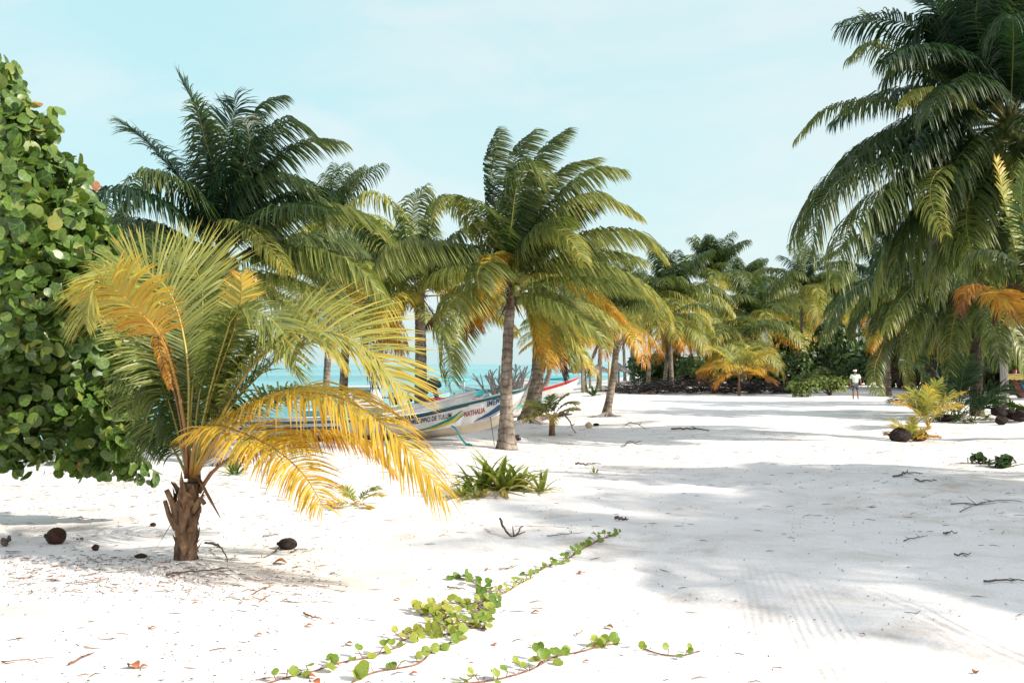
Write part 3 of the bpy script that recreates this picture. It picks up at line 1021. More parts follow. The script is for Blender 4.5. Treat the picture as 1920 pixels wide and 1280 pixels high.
# ------------------------------------------------------------------ D: palm left of the centre one, its foot behind the boat
bD = G(788, 800)
YD = bD[1]
cD = PX(786, 545, YD)
d_ = dict(ll=1.0, wid=.058)
fD = Fx(YD, [
    ([(786, 530), (775, 440), (778, 380), (800, 352)], -.5, dict(age=(.3, .46), hang=.7, **d_)),
    ([(786, 530), (760, 440), (735, 385), (690, 362), (645, 392)], -.8, dict(age=(.44, .56), hang=.75, **d_)),
    ([(786, 530), (795, 430), (825, 370), (880, 385)], .8, dict(age=(.3, .5), hang=.7, **d_)),
    ([(784, 535), (740, 490), (690, 480), (650, 520)], .4, dict(age=(.3, .5), hang=.8, **d_)),
    ([(786, 540), (830, 490), (880, 480), (905, 530)], .5, dict(age=(.3, .5), hang=.8, **d_)),
    ([(784, 545), (735, 530), (695, 560), (668, 610)], -.7, dict(age=(.46, .6), hang=.8, **d_)),
    ([(786, 545), (770, 540), (790, 580), (825, 615), (862, 652)], -2.4, dict(age=(.44, .56), hang=.35, ll=.36, wid=.05)),
    ([(790, 555), (812, 590), (832, 640), (850, 686)], .3, dict(age=(.93, .97), hang=.5, ll=.42, wid=.04, rag=.3)),
    ([(788, 550), (835, 540), (880, 570), (905, 620)], -.6, dict(age=(.62, .92), hang=.9, ll=.55, wid=.05)),
    ([(780, 550), (745, 570), (725, 625)], -.3, dict(age=(.5, .8), hang=.8, **d_)),
])
hand_palm('coconut palm whose trunk rises behind the gunwale of the lettered boat, dead red frond hanging', bD, cD, fD, r0=.20, r1=.145, seed=21,
          rand=(15, 3.1, 76, 8, (.22, .6)), nuts=4, ll=.95, wid=.058, group='big coconut palms', nleaf=76, wind=.3, flare=1.3, bend=(.03, 0))

# ------------------------------------------------------------------ F: leaning palm with a swollen foot right behind the centre palm
bF = G(993, 790)
YF = bF[1]
cF = PX(1003, 560, YF)
f_ = dict(ll=.95, wid=.058)
fF = Fx(YF, [
    ([(1005, 565), (1030, 560), (1060, 600), (1090, 660), (1115, 700)], -1.0, dict(age=(.46, .66), hang=.6, **f_)),
    ([(1005, 565), (1040, 580), (1062, 640), (1075, 690)], .5, dict(age=(.4, .6), hang=.7, **f_)),
    ([(1003, 565), (1020, 600), (1025, 650), (1032, 690)], -1.1, dict(age=(.5, .8), hang=.6, **f_)),
    ([(1003, 560), (1040, 520), (1100, 530), (1150, 600)], .5, dict(age=(.4, .6), hang=.8, **f_)),
    ([(1003, 568), (1028, 620), (1050, 670), (1062, 715)], .8, dict(age=(.97, 1.0), hang=.5, ll=.5, wid=.05, rag=.2)),
])
hand_palm('leaning coconut palm with a swollen rooted foot, just right of the boat bow', bF, cF, fF, r0=.27, r1=.16, seed=24,
          rand=(12, 2.9, 70, -5, (.3, .7)), ll=.9, wid=.058, group='big coconut palms', nleaf=76, wind=.25, flare=1.75, bend=(.20, 0))
# ------------------------------------------------------------------ K1: tall palm at the right edge
YK = 24.5
bK = np.array([PX(2090, 682, YK)[0], YK, 0])
bK[2] = gz(bK[0], bK[1])
cK = PX(1893, 228, YK)
k_ = dict(ll=1.25, wid=.062, n=110, rag=.08)
fK = Fx(YK, [
    ([(1885, 225), (1868, 137), (1851, 90), (1848, 30), (1870, -40)], -.8, dict(age=(.10, .2), hang=.45, **k_)),
    ([(1882, 225), (1840, 190), (1780, 150), (1714, 96), (1672, 69), (1617, 20)], .8, dict(age=(.14, .4), hang=.35, ll=.55, wid=.05, rag=.3, fwd=(30, 70))),
    ([(1884, 222), (1845, 180), (1795, 120), (1762, 30), (1745, -40)], -.7, dict(age=(.10, .18), hang=.25, **k_)),
    ([(1880, 228), (1830, 205), (1772, 160), (1693, 110), (1635, 80), (1590, 112)], -.9, dict(age=(.16, .44), hang=.75, ll=.85, wid=.054, rag=.08)),
    ([(1880, 234), (1840, 224), (1806, 205), (1769, 180), (1728, 168), (1690, 196)], -2.6, dict(age=(.44, .58), hang=.6, ll=.75, wid=.052, fwd=(25, 55))),
    ([(1880, 236), (1820, 226), (1720, 194), (1617, 189), (1545, 207), (1490, 264)], .7, dict(age=(.2, .46), hang=.8, ll=.8, wid=.05, rag=.15)),
    ([(1882, 242), (1838, 262), (1745, 260), (1669, 272), (1583, 309), (1520, 380), (1488, 450)], -.9, dict(age=(.16, .36), hang=.9, ll=1.4, wid=.062, n=112)),
    ([(1882, 246), (1836, 284), (1738, 279), (1635, 307), (1565, 346), (1528, 413), (1518, 478)], -2.0, dict(age=(.18, .38), hang=.95, ll=1.45, wid=.062, n=112)),
    ([(1884, 250), (1838, 296), (1772, 310), (1690, 342), (1620, 390), (1582, 450), (1566, 530)], -2.4, dict(age=(.18, .42), hang=.9, ll=1.35, wid=.062, n=108)),
    ([(1886, 252), (1842, 296), (1790, 306), (1752, 330), (1745, 375), (1772, 440)], -3.2, dict(age=(.30, .58), hang=.6, ll=.7, wid=.052)),
    ([(1890, 250), (1862, 290), (1830, 330), (1812, 400), (1820, 480)], -2.4, dict(age=(.22, .46), hang=.8, **k_)),
    ([(1900, 240), (1886, 262), (1905, 285), (1960, 330)], -2.2, dict(age=(.4, .56), hang=.7, **k_)),
    ([(1880, 240), (1800, 330), (1720, 400), (1660, 480), (1640, 560)], 1.2, dict(age=(.2, .44), hang=.85, **k_)),
    ([(1884, 248), (1830, 350), (1780, 420), (1750, 520)], 1.5, dict(age=(.2, .44), hang=.85, **k_)),
    ([(1884, 222), (1850, 150), (1815, 60), (1790, -30), (1800, -90)], -0.3, dict(age=(.06, .22), hang=.6, **k_)),
    ([(1888, 220), (1880, 120), (1885, 20), (1905, -60)], -0.9, dict(age=(.06, .22), hang=.6, **k_)),
    ([(1890, 222), (1915, 130), (1945, 40), (1990, -20)], 0.6, dict(age=(.06, .22), hang=.6, **k_)),
    ([(1884, 224), (1835, 180), (1760, 130), (1700, 110), (1660, 150)], 1.3, dict(age=(.06, .22), hang=.6, **k_)),
    ([(1886, 222), (1860, 150), (1830, 40), (1845, -60)], -1.6, dict(age=(.06, .22), hang=.6, **k_)),
    ([(1884, 228), (1820, 215), (1750, 230), (1690, 300)], -1.4, dict(age=(.06, .22), hang=.6, **k_)),
    ([(1886, 226), (1840, 150), (1770, 60), (1730, 50), (1700, 110)], 0.2, dict(age=(.06, .22), hang=.6, **k_)),
    ([(1884, 232), (1810, 240), (1730, 290), (1680, 370), (1660, 450)], 0.0, dict(age=(.06, .22), hang=.6, **k_)),
    ([(1884, 246), (1830, 310), (1760, 360), (1700, 430), (1672, 520)], -.4, dict(age=(.16, .36), hang=.9, **k_)),
    ([(1886, 248), (1850, 330), (1800, 400), (1775, 500)], -1.2, dict(age=(.16, .36), hang=.85, **k_)),
    ([(1888, 248), (1880, 330), (1860, 420), (1850, 520)], -1.0, dict(age=(.16, .40), hang=.8, **k_)),
    ([(1880, 238), (1800, 250), (1720, 300), (1650, 380), (1610, 470)], .4, dict(age=(.14, .34), hang=.9, **k_)),
    ([(1884, 226), (1840, 170), (1790, 90), (1770, 20)], 1.4, dict(age=(.08, .2), hang=.4, **k_)),
    ([(1890, 222), (1905, 140), (1925, 60), (1960, -30)], -1.0, dict(age=(.12, .24), hang=.4, **k_)),
    ([(1890, 222), (1925, 170), (1985, 120), (2080, 130)], .3, dict(age=(.14, .3), hang=.7, **k_)),
    ([(1888, 226), (1870, 180), (1815, 100), (1800, 20), (1830, -60)], 1.0, dict(age=(.10, .2), hang=.5, **k_)),
])
hand_palm('tallest coconut palm, dark dense crown cut off by the right edge of the photo', bK, cK, fK, r0=.24, r1=.17, seed=31,
          rand=(30, 4.9, 84, -50, (.04, .30)), nuts=8, ll=1.25, wid=.064, group='big coconut palms', wind=.1, nleaf=96, fib=30)

# ------------------------------------------------------------------ K2: palm with the shaded trunk right
bK2 = G(1832, 780)
YK2 = bK2[1]
cK2 = PX(1826, 512, YK2)
k2 = dict(ll=1.15, wid=.07, n=84)
fK2 = Fx(YK2, [  # low ages put the crown's shade into the frond colour
    ([(1824, 505), (1780, 495), (1727, 492), (1640, 520), (1577, 560), (1540, 640)], -1.0, dict(age=(0.05, 0.38), hang=.9, **k2)),
    ([(1824, 508), (1780, 505), (1735, 520), (1690, 560), (1660, 620)], -1.6, dict(age=(0.14, 0.58), hang=.9, **k2)),
    ([(1822, 512), (1760, 530), (1720, 590), (1700, 680)], -.8, dict(age=(0.14, 0.54), hang=.8, **k2)),
    ([(1824, 514), (1770, 560), (1760, 620), (1770, 665)], .8, dict(age=(0.34, 0.62), hang=.7, **k2)),
    ([(1826, 516), (1790, 570), (1800, 640)], -.8, dict(age=(0.18, 0.48), hang=.7, **k2)),
    ([(1826, 500), (1780, 430), (1700, 400), (1620, 440)], .9, dict(age=(0.05, 0.22), hang=.9, **k2)),
    ([(1830, 500), (1850, 440), (1900, 420), (1960, 470)], -.6, dict(age=(0.05, 0.22), hang=.8, **k2)),
    ([(1830, 512), (1880, 500), (1930, 540), (1960, 610)], .3, dict(age=(0.14, 0.48), hang=.8, **k2)),
])
r_ = hand_palm('coconut palm with straight ringed trunk dark from shade, a low palm plant at its foot', bK2, cK2, fK2, r0=.23, r1=.19, seed=37,
          rand=(26, 4.4, 75, -45, (.04, .36)), ll=1.1, wid=.07, group='big coconut palms', nleaf=80, fib=30, flare=1.2, nuts=5)
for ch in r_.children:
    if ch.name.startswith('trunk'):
        ch.data.materials[0] = M['trunk_shaded']

# ------------------------------------------------------------------ K3: palm with hanging fronds over the road
bK3 = G(1664, 742)
YK3 = bK3[1]
cK3 = PX(1664, 545, YK3)
k3 = dict(ll=1.0, wid=.085, n=70)
fK3 = Fx(YK3, [  # ages kept low so the leaf colour carries the shade here
    ([(1664, 545), (1672, 580), (1658, 640), (1640, 692), (1648, 738), (1668, 768)], -3.0, dict(age=(0.20, 0.58), hang=.6, **k3)),
    ([(1668, 545), (1680, 590), (1694, 656), (1700, 699), (1716, 740)], -2.4, dict(age=(0.20, 0.58), hang=.6, **k3)),
    ([(1660, 545), (1620, 530), (1580, 570), (1550, 640)], -1, dict(age=(0.14, 0.43), hang=.85, **k3)),
    ([(1668, 545), (1720, 540), (1770, 570), (1800, 634)], -1, dict(age=(0.24, 0.48), hang=.8, **k3)),
    ([(1664, 540), (1690, 480), (1750, 470), (1800, 520)], 1, dict(age=(0.05, 0.38), hang=.85, **k3)),
    ([(1662, 540), (1650, 470), (1610, 440), (1560, 480)], -.5, dict(age=(0.05, 0.38), hang=.85, **k3)),
    ([(1662, 550), (1680, 600), (1688, 660)], -1.0, dict(age=(.84, .94), hang=.6, **k3)),
    ([(1664, 550), (1650, 610), (1640, 650)], .6, dict(age=(.84, .90), hang=.6, **k3)),
    ([(1658, 550), (1645, 600), (1630, 660)], -1.5, dict(age=(0.44, 0.80), hang=.8, **k3)),
])
hand_palm('coconut palm by the road whose long fronds hang almost to the sand beside the man', bK3, cK3, fK3, r0=.22, r1=.17, seed=41,
          rand=(24, 4.2, 78, -40, (.05, .36)), ll=1.0, wid=.085, group='big coconut palms', nleaf=66, fib=20, flare=1.3)

# ------------------------------------------------------------------ L: young palm just outside the right edge, its fronds reaching in
YL = 15.0
bL = np.array([PX(2005, 682, YL)[0], YL, 0])
bL[2] = gz(bL[0], bL[1])
cL = PX(1990, 742, YL)
l_ = dict(ll=.62, wid=.045, pet=.22)
fL = Fx(YL, [
    ([(1985, 735), (1950, 600), (1912, 500), (1890, 400), (1868, 298)], .3, dict(age=(.24, .66), hang=.12, roll=.5, ll=.4, wid=.045, pet=.2)),
    ([(1988, 735), (1965, 600), (1935, 480), (1915, 380), (1925, 300)], -.5, dict(age=(.2, .36), hang=.2, roll=.4, **l_)),
    ([(1980, 740), (1940, 660), (1905, 600), (1862, 556), (1830, 536), (1810, 545), (1800, 590)], -.4, dict(age=(.70, .9), hang=.55, ll=.42, wid=.036, pet=.45, rag=.15)),
    ([(1984, 738), (1950, 640), (1910, 575), (1870, 548), (1880, 560), (1916, 568)], -.9, dict(age=(.74, .78), hang=.3, ll=.35, wid=.036, pet=.5, wind=1.2)),
    ([(1986, 738), (1960, 610), (1920, 540), (1885, 545), (1862, 600)], .5, dict(age=(.84, .95), hang=.7, ll=.45, wid=.036, rag=.2)),
    ([(1985, 738), (1955, 560), (1915, 500), (1850, 470), (1800, 500)], .9, dict(age=(.2, .4), hang=.75, **l_)),
])
hand_palm('young palm at the right edge with an orange dead frond reaching into the photo', bL, cL, fL, r0=.12, r1=.11, seed=43,
          rand=(7, 3.0, 75, 10, (.2, .45), (-1.2, 1.4)), ll=.6, wid=.045, fib=16, name='young_palm', flare=1.1)

# ------------------------------------------------------------------ palms beyond the right edge: only their shade reaches the picture
for i, (x, y, h, L, n) in enumerate(SHADERS):
    b = (x, y, float(gz(x, y)))
    far_palm('tall palm beyond the right edge that shades the sandy road', b, (x + .3, y, h), L, n, 60 + i, 0, .05, group='palms beyond the right edge')
# ------------------------------------------------------------------ palms of the middle distance and the grove behind
def fp(label, base_px, crown_px, scale, seed, n=17, tone=0, dead=.1, Y=None, **kw):
    if Y is None:
        b = G(*base_px)
    else:
        b = PX(base_px[0], 700, Y)
        b[2] = float(gz(b[0], b[1]))
    c = PX(crown_px[0], crown_px[1], b[1])
    return far_palm(label, b, c, scale, n, seed, tone, dead, **kw)


fp('tall thin palm showing a small dark crown above the big left palms', (608, 790), (628, 428), .95, 101, 16, 0, .05)
fp('palm half hidden behind the sea grape, dark frond tips showing above it', (185, 800), (185, 500), .9, 102, 15, 0, 0, Y=27)
fp('palm behind the fronds of the big left palm, crown of drooping pale fronds', (640, 770), (655, 505), 1.05, 103, 18, 1, .1, Y=34)
fp('slim pale palm leaning right with dead orange fronds, standing alone on the open sand', (1137, 779), (1158, 588), .60, 105, 16, 0, .25, r0=.15, r1=.10, bend=(.1, 0))
fp('dark palm curving up from the red-railed boat', (1012, 748), (1030, 625), .62, 106, 16, 1, .3, r0=.17, r1=.11, bend=(.35, 0))
fp('palm in front of the thatched sunshades, left one', (1097, 735), (1088, 590), .8, 107, 16, 1, .2)
fp('grey palm trunk beside the sunshades, crown low and yellow', (1122, 728), (1130, 560), .95, 108, 17, 0, .2)
fp('palm with thick grey trunk behind the brush heap, short yellow crown', (1185, 718), (1188, 572), 1.0, 109, 18, 0, .1, r0=.26, r1=.2)
fp('pale grey palm trunk left of the brush heap by the water', (1172, 716), (1165, 535), 1.05, 110, 17, 0, .15)
fp('palm leaning left over the brush heap, golden lower fronds', (1293, 716), (1290, 610), 1.1, 111, 18, 1, .25, bend=(.2, 0))
fp('palm leaning right over the brush heap, golden lower fronds', (1320, 714), (1303, 605), 1.1, 112, 18, 2, .2, bend=(-.2, 0))
fp('tall palm with the highest windblown crown of the far grove', (1342, 712), (1335, 530), 1.75, 113, 26, -1, .05, r0=.3, r1=.2)
fp('tall palm beside the highest crown of the grove, slightly lower', (1372, 708), (1395, 550), 1.65, 114, 24, -1, .08, r0=.3, r1=.2)
fp('broad dark palm right of the highest crown of the grove', (1440, 708), (1452, 580), 1.7, 115, 26, 0, .1)
fp('palm with a thick brown trunk covered in dry fronds in the grove', (1352, 716), (1360, 600), 1.2, 116, 18, 1, .3, r0=.35, r1=.3)
fp('palm above the green bush, lower fronds turning orange', (1480, 714), (1490, 605), 1.5, 117, 20, 1, .2)
fp('dark palm behind the green bush, nearest the man', (1530, 712), (1525, 590), 1.6, 118, 20, 0, .15)
fp('palm behind the man, pale trunk lit on one side', (1572, 712), (1570, 575), 1.4, 119, 20, 0, .2)
fp('palm of the grove seen in the gap left of the hanging fronds', (1612, 708), (1610, 560), 1.5, 120, 20, 0, .2)
fp('palm at the back right of the road with thin pale trunk', (1682, 706), (1690, 560), 1.5, 121, 20, 0, .2)
fp('palm at the far end of the sandy road, yellowish crown', (1730, 700), (1740, 590), 1.6, 122, 20, 1, .2, Y=72)
fp('palm of the dark right grove just left of the shaded ringed trunk', (1790, 700), (1780, 560), 1.5, 123, 20, 0, .15, Y=60)
fp('palm of the dark right grove just right of the shaded ringed trunk', (1890, 700), (1890, 575), 1.6, 124, 20, 0, .15, Y=66)
fp('palm in the right corner of the grove behind the wooden post', (1935, 700), (1930, 500), 1.3, 125, 20, 0, .1, Y=44)
fp('background palm filling the gap left of the tall grove crown', (1245, 708), (1262, 570), 1.5, 126, 19, 0, .1, Y=80)
fp('background palm low between the sunshades and the grove', (1215, 708), (1222, 560), 1.2, 127, 18, 1, .1, Y=78)
fp('background palm peeping out right of the tall grove crowns', (1420, 706), (1415, 600), 1.4, 128, 18, 0, .1, Y=85)
fp('background palm low behind the small yellow palm', (1400, 706), (1385, 640), 1.2, 129, 18, 1, .1, Y=74)
fp('background palm low behind the brush heap centre', (1260, 708), (1255, 600), 1.0, 130, 17, 1, .1, Y=68)
fp('background palm between broad dark palm and the hanging fronds', (1500, 706), (1505, 550), 1.6, 131, 18, 0, .1, Y=92)
fp('background palm far left of the slim leaning one', (1060, 715), (1062, 600), .9, 132, 15, 1, .2, Y=85)

# small golden palm standing on the sand in front of the grove
bJ = G(1386, 742)
# ------------------------------------------------------------------ bushes: leafy scrub below the grove
def bush_mesh(seed, R, H, n, ls, age=(.2, .6), lobes=7):
    q = np.random.RandomState(seed)
    mb = MB()
    cs = [np.array([q.uniform(-.75, .75) * R, q.uniform(-.5, .5) * R, q.uniform(.25, .75) * H]) for _ in range(lobes)]
    rs = [q.uniform(.28, .5) for _ in cs]
    V, A, Fc = [], [], []
    for i in range(n):
        k = q.randint(lobes)
        d = unit(q.normal(0, 1, 3))
        if d[2] < -.5: d[2] *= -1
        p = cs[k] + d * np.array([R, R, H]) * rs[k] * q.uniform(.75, 1.08)
        p[2] = max(p[2], .04)
        nrm = unit(d + q.normal(0, .6, 3) + np.array([0, 0, .3]))
        t = unit(np.cross(nrm, q.normal(0, 1, 3)))
        b = np.cross(nrm, t)
        l = ls * q.uniform(.6, 1.25)
        o = len(V)
        V += [p - t * l * .5, p + b * l * .34 + nrm * l * .05, p + t * l * .5, p - b * l * .34 + nrm * l * .05]
        Fc.append((o, o + 1, o + 2, o + 3))
        A += [age[0] + (age[1] - age[0]) * q.uniform(0, 1) ** 1.3] * 4
    mb.add(V, Fc, 0, A)
    for k in range(lobes):
        mb.tube(spline([np.zeros(3), cs[k] * .5 + np.array([0, 0, .1]), cs[k]], 6)[0], np.linspace(.05, .015, 6), 5, 1)
    return mb


bm_ = [bush_mesh(200 + i, 1.0, 1.0, 900, .17, (.1, .6)).mesh('bush', [M['scrub_leaf'], M['bark_dark']], smooth=False) for i in range(3)]


def bush(label, p, R, H, v, group='dark scrub under the grove', name='bush'):
    o = bpy.data.objects.new(name, bm_[v])
    COL.objects.link(o)
    o.location = (float(p[0]), float(p[1]), float(gz(p[0], p[1])) - .05)
    o.scale = (R, R, H)
    o.rotation_euler = (0, 0, v * 1.7 + p[0])
    return tag(o, label, 'bush', group)


q = random.Random(77)
for i in range(44):
    px = 1225 + i * 17 + q.uniform(-8, 8)
    Y = 88 - max(0, px - 1600) * .085 + q.uniform(-5, 5)
    p = PX(px, 690, Y)
    bush('dark green scrub bush in the shade under the far grove', p, q.uniform(2.0, 3.2), q.uniform(2.2, 4.2) * (1.25 if px > 1500 else .68), i % 3)

# the bright bush left of the man
for (px, py, R, H, lab) in [(1556, 741, 1.5, 1.2, 'bright green sea grape bush, the one just left of the man'), (1600, 728, 1.5, 1.9, 'dark green bush directly behind the man'),
                            (1530, 736, 1.5, 1.5, 'bright green bush, middle of the clump left of the man'), (1503, 744, 1.1, .9, 'low bright green bush at the left end of the clump by the man'),
                            (1630, 722, 1.2, 1.5, 'dark green bush behind the man, right end of the clump')]:
    p = G(px, py)
    seed = int(px)
    mb = bush_mesh(seed, R, H, 1300, .19, (.45, .98) if 'bright' in lab else (.2, .6), 8)
    mb.v = [v + p for v in mb.v]
    o = mb.build('bush', [M['scrub_leaf'], M['bark_dark']], None, p, False)
    tag(o, lab, 'bush', 'leafy bushes beside the man')


# strap-leaved plants (spider lilies and agave-like rosettes)
def strap_plant(label, p, n, L, seed, age=(.25, .65), wid=.05, clumps=None, group=None, name='strap_leaf_plant', elev=(25, 85), mat='lily_leaf'):
    q = np.random.RandomState(seed)
    mb = MB()
    clumps = clumps or [(0, 0, 1, n)]
    for (cx, cy, s, m) in clumps:
        bx, by = p[0] + cx, p[1] + cy
        b0 = np.array([bx, by, float(gz(bx, by)) - .01])
        for i in range(m):
            az = q.uniform(0, 6.3)
            t = (i + .5) / m
            e = math.radians(elev[1] + (elev[0] - elev[1]) * t + q.uniform(-8, 8))
            P = arc(b0 + np.array([math.cos(az), math.sin(az), 0]) * .04 * s, az, e, L * s * q.uniform(.7, 1.1), math.radians(q.uniform(25, 80)), n=7, twist=q.uniform(-.3, .3))
            P = np.array(P)
            P[:, 2] = np.maximum(P[:, 2], gz(P[:, 0], P[:, 1]) + .012)
            sd2 = np.array([-math.sin(az), math.cos(az), 0])
            w = wid * s * .5 * np.array([.75, .95, 1, .95, .8, .5, .05])
            up = np.array([0, 0, 1.])
            V, A = [], []
            a = age[0] + (age[1] - age[0]) * t + q.normal(0, .08)
            for k in range(7):
                V += [P[k] - sd2 * w[k] + up * w[k] * .45, P[k], P[k] + sd2 * w[k] + up * w[k] * .45]
                A += [a + .15 * (k / 6) ** 3] * 3
            fs = []
            for k in range(6):
                fs += [(3 * k, 3 * k + 1, 3 * k + 4, 3 * k + 3), (3 * k + 1, 3 * k + 2, 3 * k + 5, 3 * k + 4)]
            mb.add(V, fs, 0, np.clip(A, 0, 1))
    o = mb.build(name, M[mat], None, p)
    return tag(o, label, 'plant', group)


pL = G(938, 926)
strap_plant('clump of broad green strap leaves growing on a low sand mound', pL, 40, .66, 5, (.46, .84), .070,
            [(0, 0, 1.1, 34), (-.22, .1, 1.0, 20), (.25, .1, .95, 18), (.58, .05, .72, 18), (-.50, -.28, .62, 20), (-.38, .1, .85, 14), (-.32, -.42, .5, 12), (.1, -.05, .8, 14)], elev=(8, 84))
mb = MB()
q = np.random.RandomState(8)
for i in range(26):
    p0 = pL + np.array([q.uniform(-.5, .1), q.uniform(-.55, -.25), 0])
    p0[2] = gz(p0[0], p0[1]) + .02
    d = unit(np.array([q.normal(), q.normal(), .1])) * q.uniform(.1, .22)
    n_ = np.cross(unit(d), [0, 0, 1]) * .012
    mb.add([p0 - n_, p0 + n_, p0 + d + n_ * .3 + [0, 0, .03], p0 + d - n_ * .3 + [0, 0, .03]], [(0, 1, 2, 3)], 0, .95)
tag(mb.build('leaf_litter', M['lily_leaf'], None, pL), 'straw-coloured dead leaves fallen round the strap-leaf clump', 'dead leaves', kind='stuff')
strap_plant('dark spiky rosette growing at the left end of the brush heap', G(1112, 742), 26, 1.0, 9, (.05, .3), .12, elev=(20, 80))
strap_plant('small pale rosette at the left edge of the bright bush', G(1480, 738), 16, .8, 10, (.6, .85), .12, elev=(25, 80))
strap_plant('green broad-leaved plant standing on the husk heap at the right edge', G(1898, 775), 26, .75, 12, (.2, .6), .12, elev=(15, 80))
strap_plant('dark upright leaves just left of the wooden post', G(1868, 772), 14, .7, 13, (.02, .2), .1, elev=(50, 88))
strap_plant('small green weed at the foot of the shaded ringed palm', G(1850, 784), 10, .3, 14, (.5, .7), .05)
strap_plant('tiny green sprout on the sand right of the strap-leaf clump', G(1115, 887), 7, .2, 15, (.6, .8), .03)
strap_plant('green tuft growing at the foot of the dark left palm', G(440, 890), 22, .38, 16, (.3, .6), .05)
strap_plant('small green tuft beyond the road near the hanging fronds', G(1680, 712), 14, .9, 17, (.3, .6), .12)


def seedling(label, p, n, L, ll, seed, age=(.4, .7), elev=(75, 10), name='palm_seedling', cat='palm seedling', trunk=0, wid=.03, nl=16, az=None, roll=.3, r=.006, drp=(45, 85)):
    root = thing(name, p, label, cat)
    q = random.Random(seed)
    c = np.array(p) + np.array([0, 0, trunk])
    if trunk:
        mb, _ = trunk_mesh(p, c, .075, .06, (0, 0), 1.3, seed, 9, 9, .05)
        mb.build('trunk', M['fibre'], root)
    for i in range(n):
        t = (i + .5) / n
        a = az[i] if az else i * 2.4 + q.uniform(-.3, .3)
        e = math.radians(elev[0] + (elev[1] - elev[0]) * t)
        ag = age[0] + (age[1] - age[0]) * t
        P = arc(c + np.array([0, 0, -.01]), a, e, L * q.uniform(.8, 1.1), math.radians(q.uniform(*drp)))
        frond(P, ll=ll, n=nl, wid=wid, K=4, seed=seed * 20 + i, age=(ag, ag + .1), hang=.3, pet=.28, rr=r, roll=roll, fwd=(40, 70)).build('frond', [M['palm_leaf'], M['rachis']], root)
    return root


seedling('small yellowing palm seedling on the sand left of the strap-leaf clump', G(668, 948), 7, .42, .17, 3, (.42, .74), (70, 15), wid=.03)
seedling('young palm with short dark trunk standing behind the curved dead stalk', G(1035, 816), 9, .92, .34, 4, (.36, .62), (84, 28), trunk=.42, wid=.045, nl=26, name='young_palm', cat='palm tree',
         az=[.2, 1.6, 3.0, .5, -2.6, 2.7, .15, 3.3, 4.7], r=.012)
seedling('low palm seedling sprouting from between two dark husks', G(1706, 828), 11, .72, .28, 5, (.46, .74), (84, 25), drp=(20, 60), wid=.04, nl=18)
seedling('yellow-green young palm plant behind the sprouting husks', G(1740, 800), 13, 1.45, .48, 6, (.40, .68), (88, 48), drp=(15, 50), wid=.05, nl=22, name='young_palm', cat='palm tree', r=.012)
seedling('dark low palm plant in the shade left of the shaded ringed trunk', G(1795, 786), 12, 2.7, .85, 7, (.02, .2), (82, 25), drp=(25, 60), wid=.06, nl=26, name='young_palm', cat='palm tree', r=.014)
seedling('dark frond plant leaning against the shaded ringed palm trunk', G(1826, 788), 9, 1.9, .7, 17, (.02, .3), (72, 5), wid=.06, nl=26, name='young_palm', cat='palm tree', r=.014)

seedling('small golden young palm standing alone on the sand before the brush heap', bJ, 15, 2.5, .85, 91, (.46, .80), (88, 2), trunk=1.25, wid=.075, nl=34, name='young_palm', cat='palm tree', r=.02)
# ------------------------------------------------------------------ round leaves
def round_leaves(C, Nn, D, size, seed, age, fold=.18, lobed=0.0):
    """C centres (leaf base), Nn blade normals, D pointing direction of the midrib; returns V, faces, age, uv"""
    q = np.random.RandomState(seed)
    n = len(C)
    D = unit(D - (D * Nn).sum(1, keepdims=True) * Nn)
    B = np.cross(Nn, D)
    th = np.linspace(0, 2 * PI, 13)[:-1]
    # outline in (along, across); index 0 = tip, 6 = base notch
    al = .5 + .5 * np.cos(th)
    ac = .54 * np.sin(th)
    al[6] = .07
    if lobed:
        al[0] = 1 - lobed
    V = np.zeros((n, 15, 3))
    UV = np.zeros((15, 2))
    sz = (size * q.uniform(.7, 1.2, n))[:, None]
    fo = (fold * q.uniform(.2, 1.8, n))[:, None]
    cu = q.normal(0, .10, n)[:, None]
    for j in range(12):
        V[:, j] = C + sz * (al[j] * D + ac[j] * B + (abs(ac[j]) * fo + cu * (al[j] - .4) ** 2 + .02 * math.sin(j * 2.1)) * Nn)
        UV[j] = (al[j], ac[j])
    for j, a in ((12, .28), (13, .62)):
        V[:, j] = C + sz * (a * D + (cu * (a - .4) ** 2) * Nn)
        UV[j] = (a, 0)
    V[:, 14] = C + sz * (.9 * D + cu * .2 * Nn)
    UV[14] = (.9, 0)
    tri = [(14, 0, 1), (14, 1, 2), (13, 14, 2), (13, 2, 3), (12, 13, 3), (12, 3, 4), (12, 4, 5), (12, 5, 6), (12, 6, 7), (12, 7, 8), (12, 8, 9), (13, 12, 9), (13, 9, 10), (14, 13, 10), (14, 10, 11), (14, 11, 0)]
    fs = [tuple(i * 15 + k for k in f) for i in range(n) for f in tri]
    return V.reshape(-1, 3), fs, np.repeat(age, 15), np.tile(UV, (n, 1))


def leaf_object(name, mats, V, fs, A, UV, origin, parent=None):
    mb = MB()
    mb.add(V, fs, 0, A)
    o = mb.build(name, mats, parent, origin)
    me = o.data
    uvl = me.uv_layers.new(name='leaf')
    li = np.zeros(len(me.loops), dtype=np.int32)
    me.loops.foreach_get('vertex_index', li)
    uvl.data.foreach_set('uv', UV[li].astype(np.float32).ravel())
    return o


# ------------------------------------------------------------------ sea grape tree at the left edge
YG = 11.6
sc = YG / F
base = np.array([PX(-70, 682, YG + .3)[0], YG + .3, 0])
base[2] = gz(base[0], base[1])
root = thing('sea_grape_tree', base, 'sea grape tree with large round green leaves filling the left edge', 'tree')
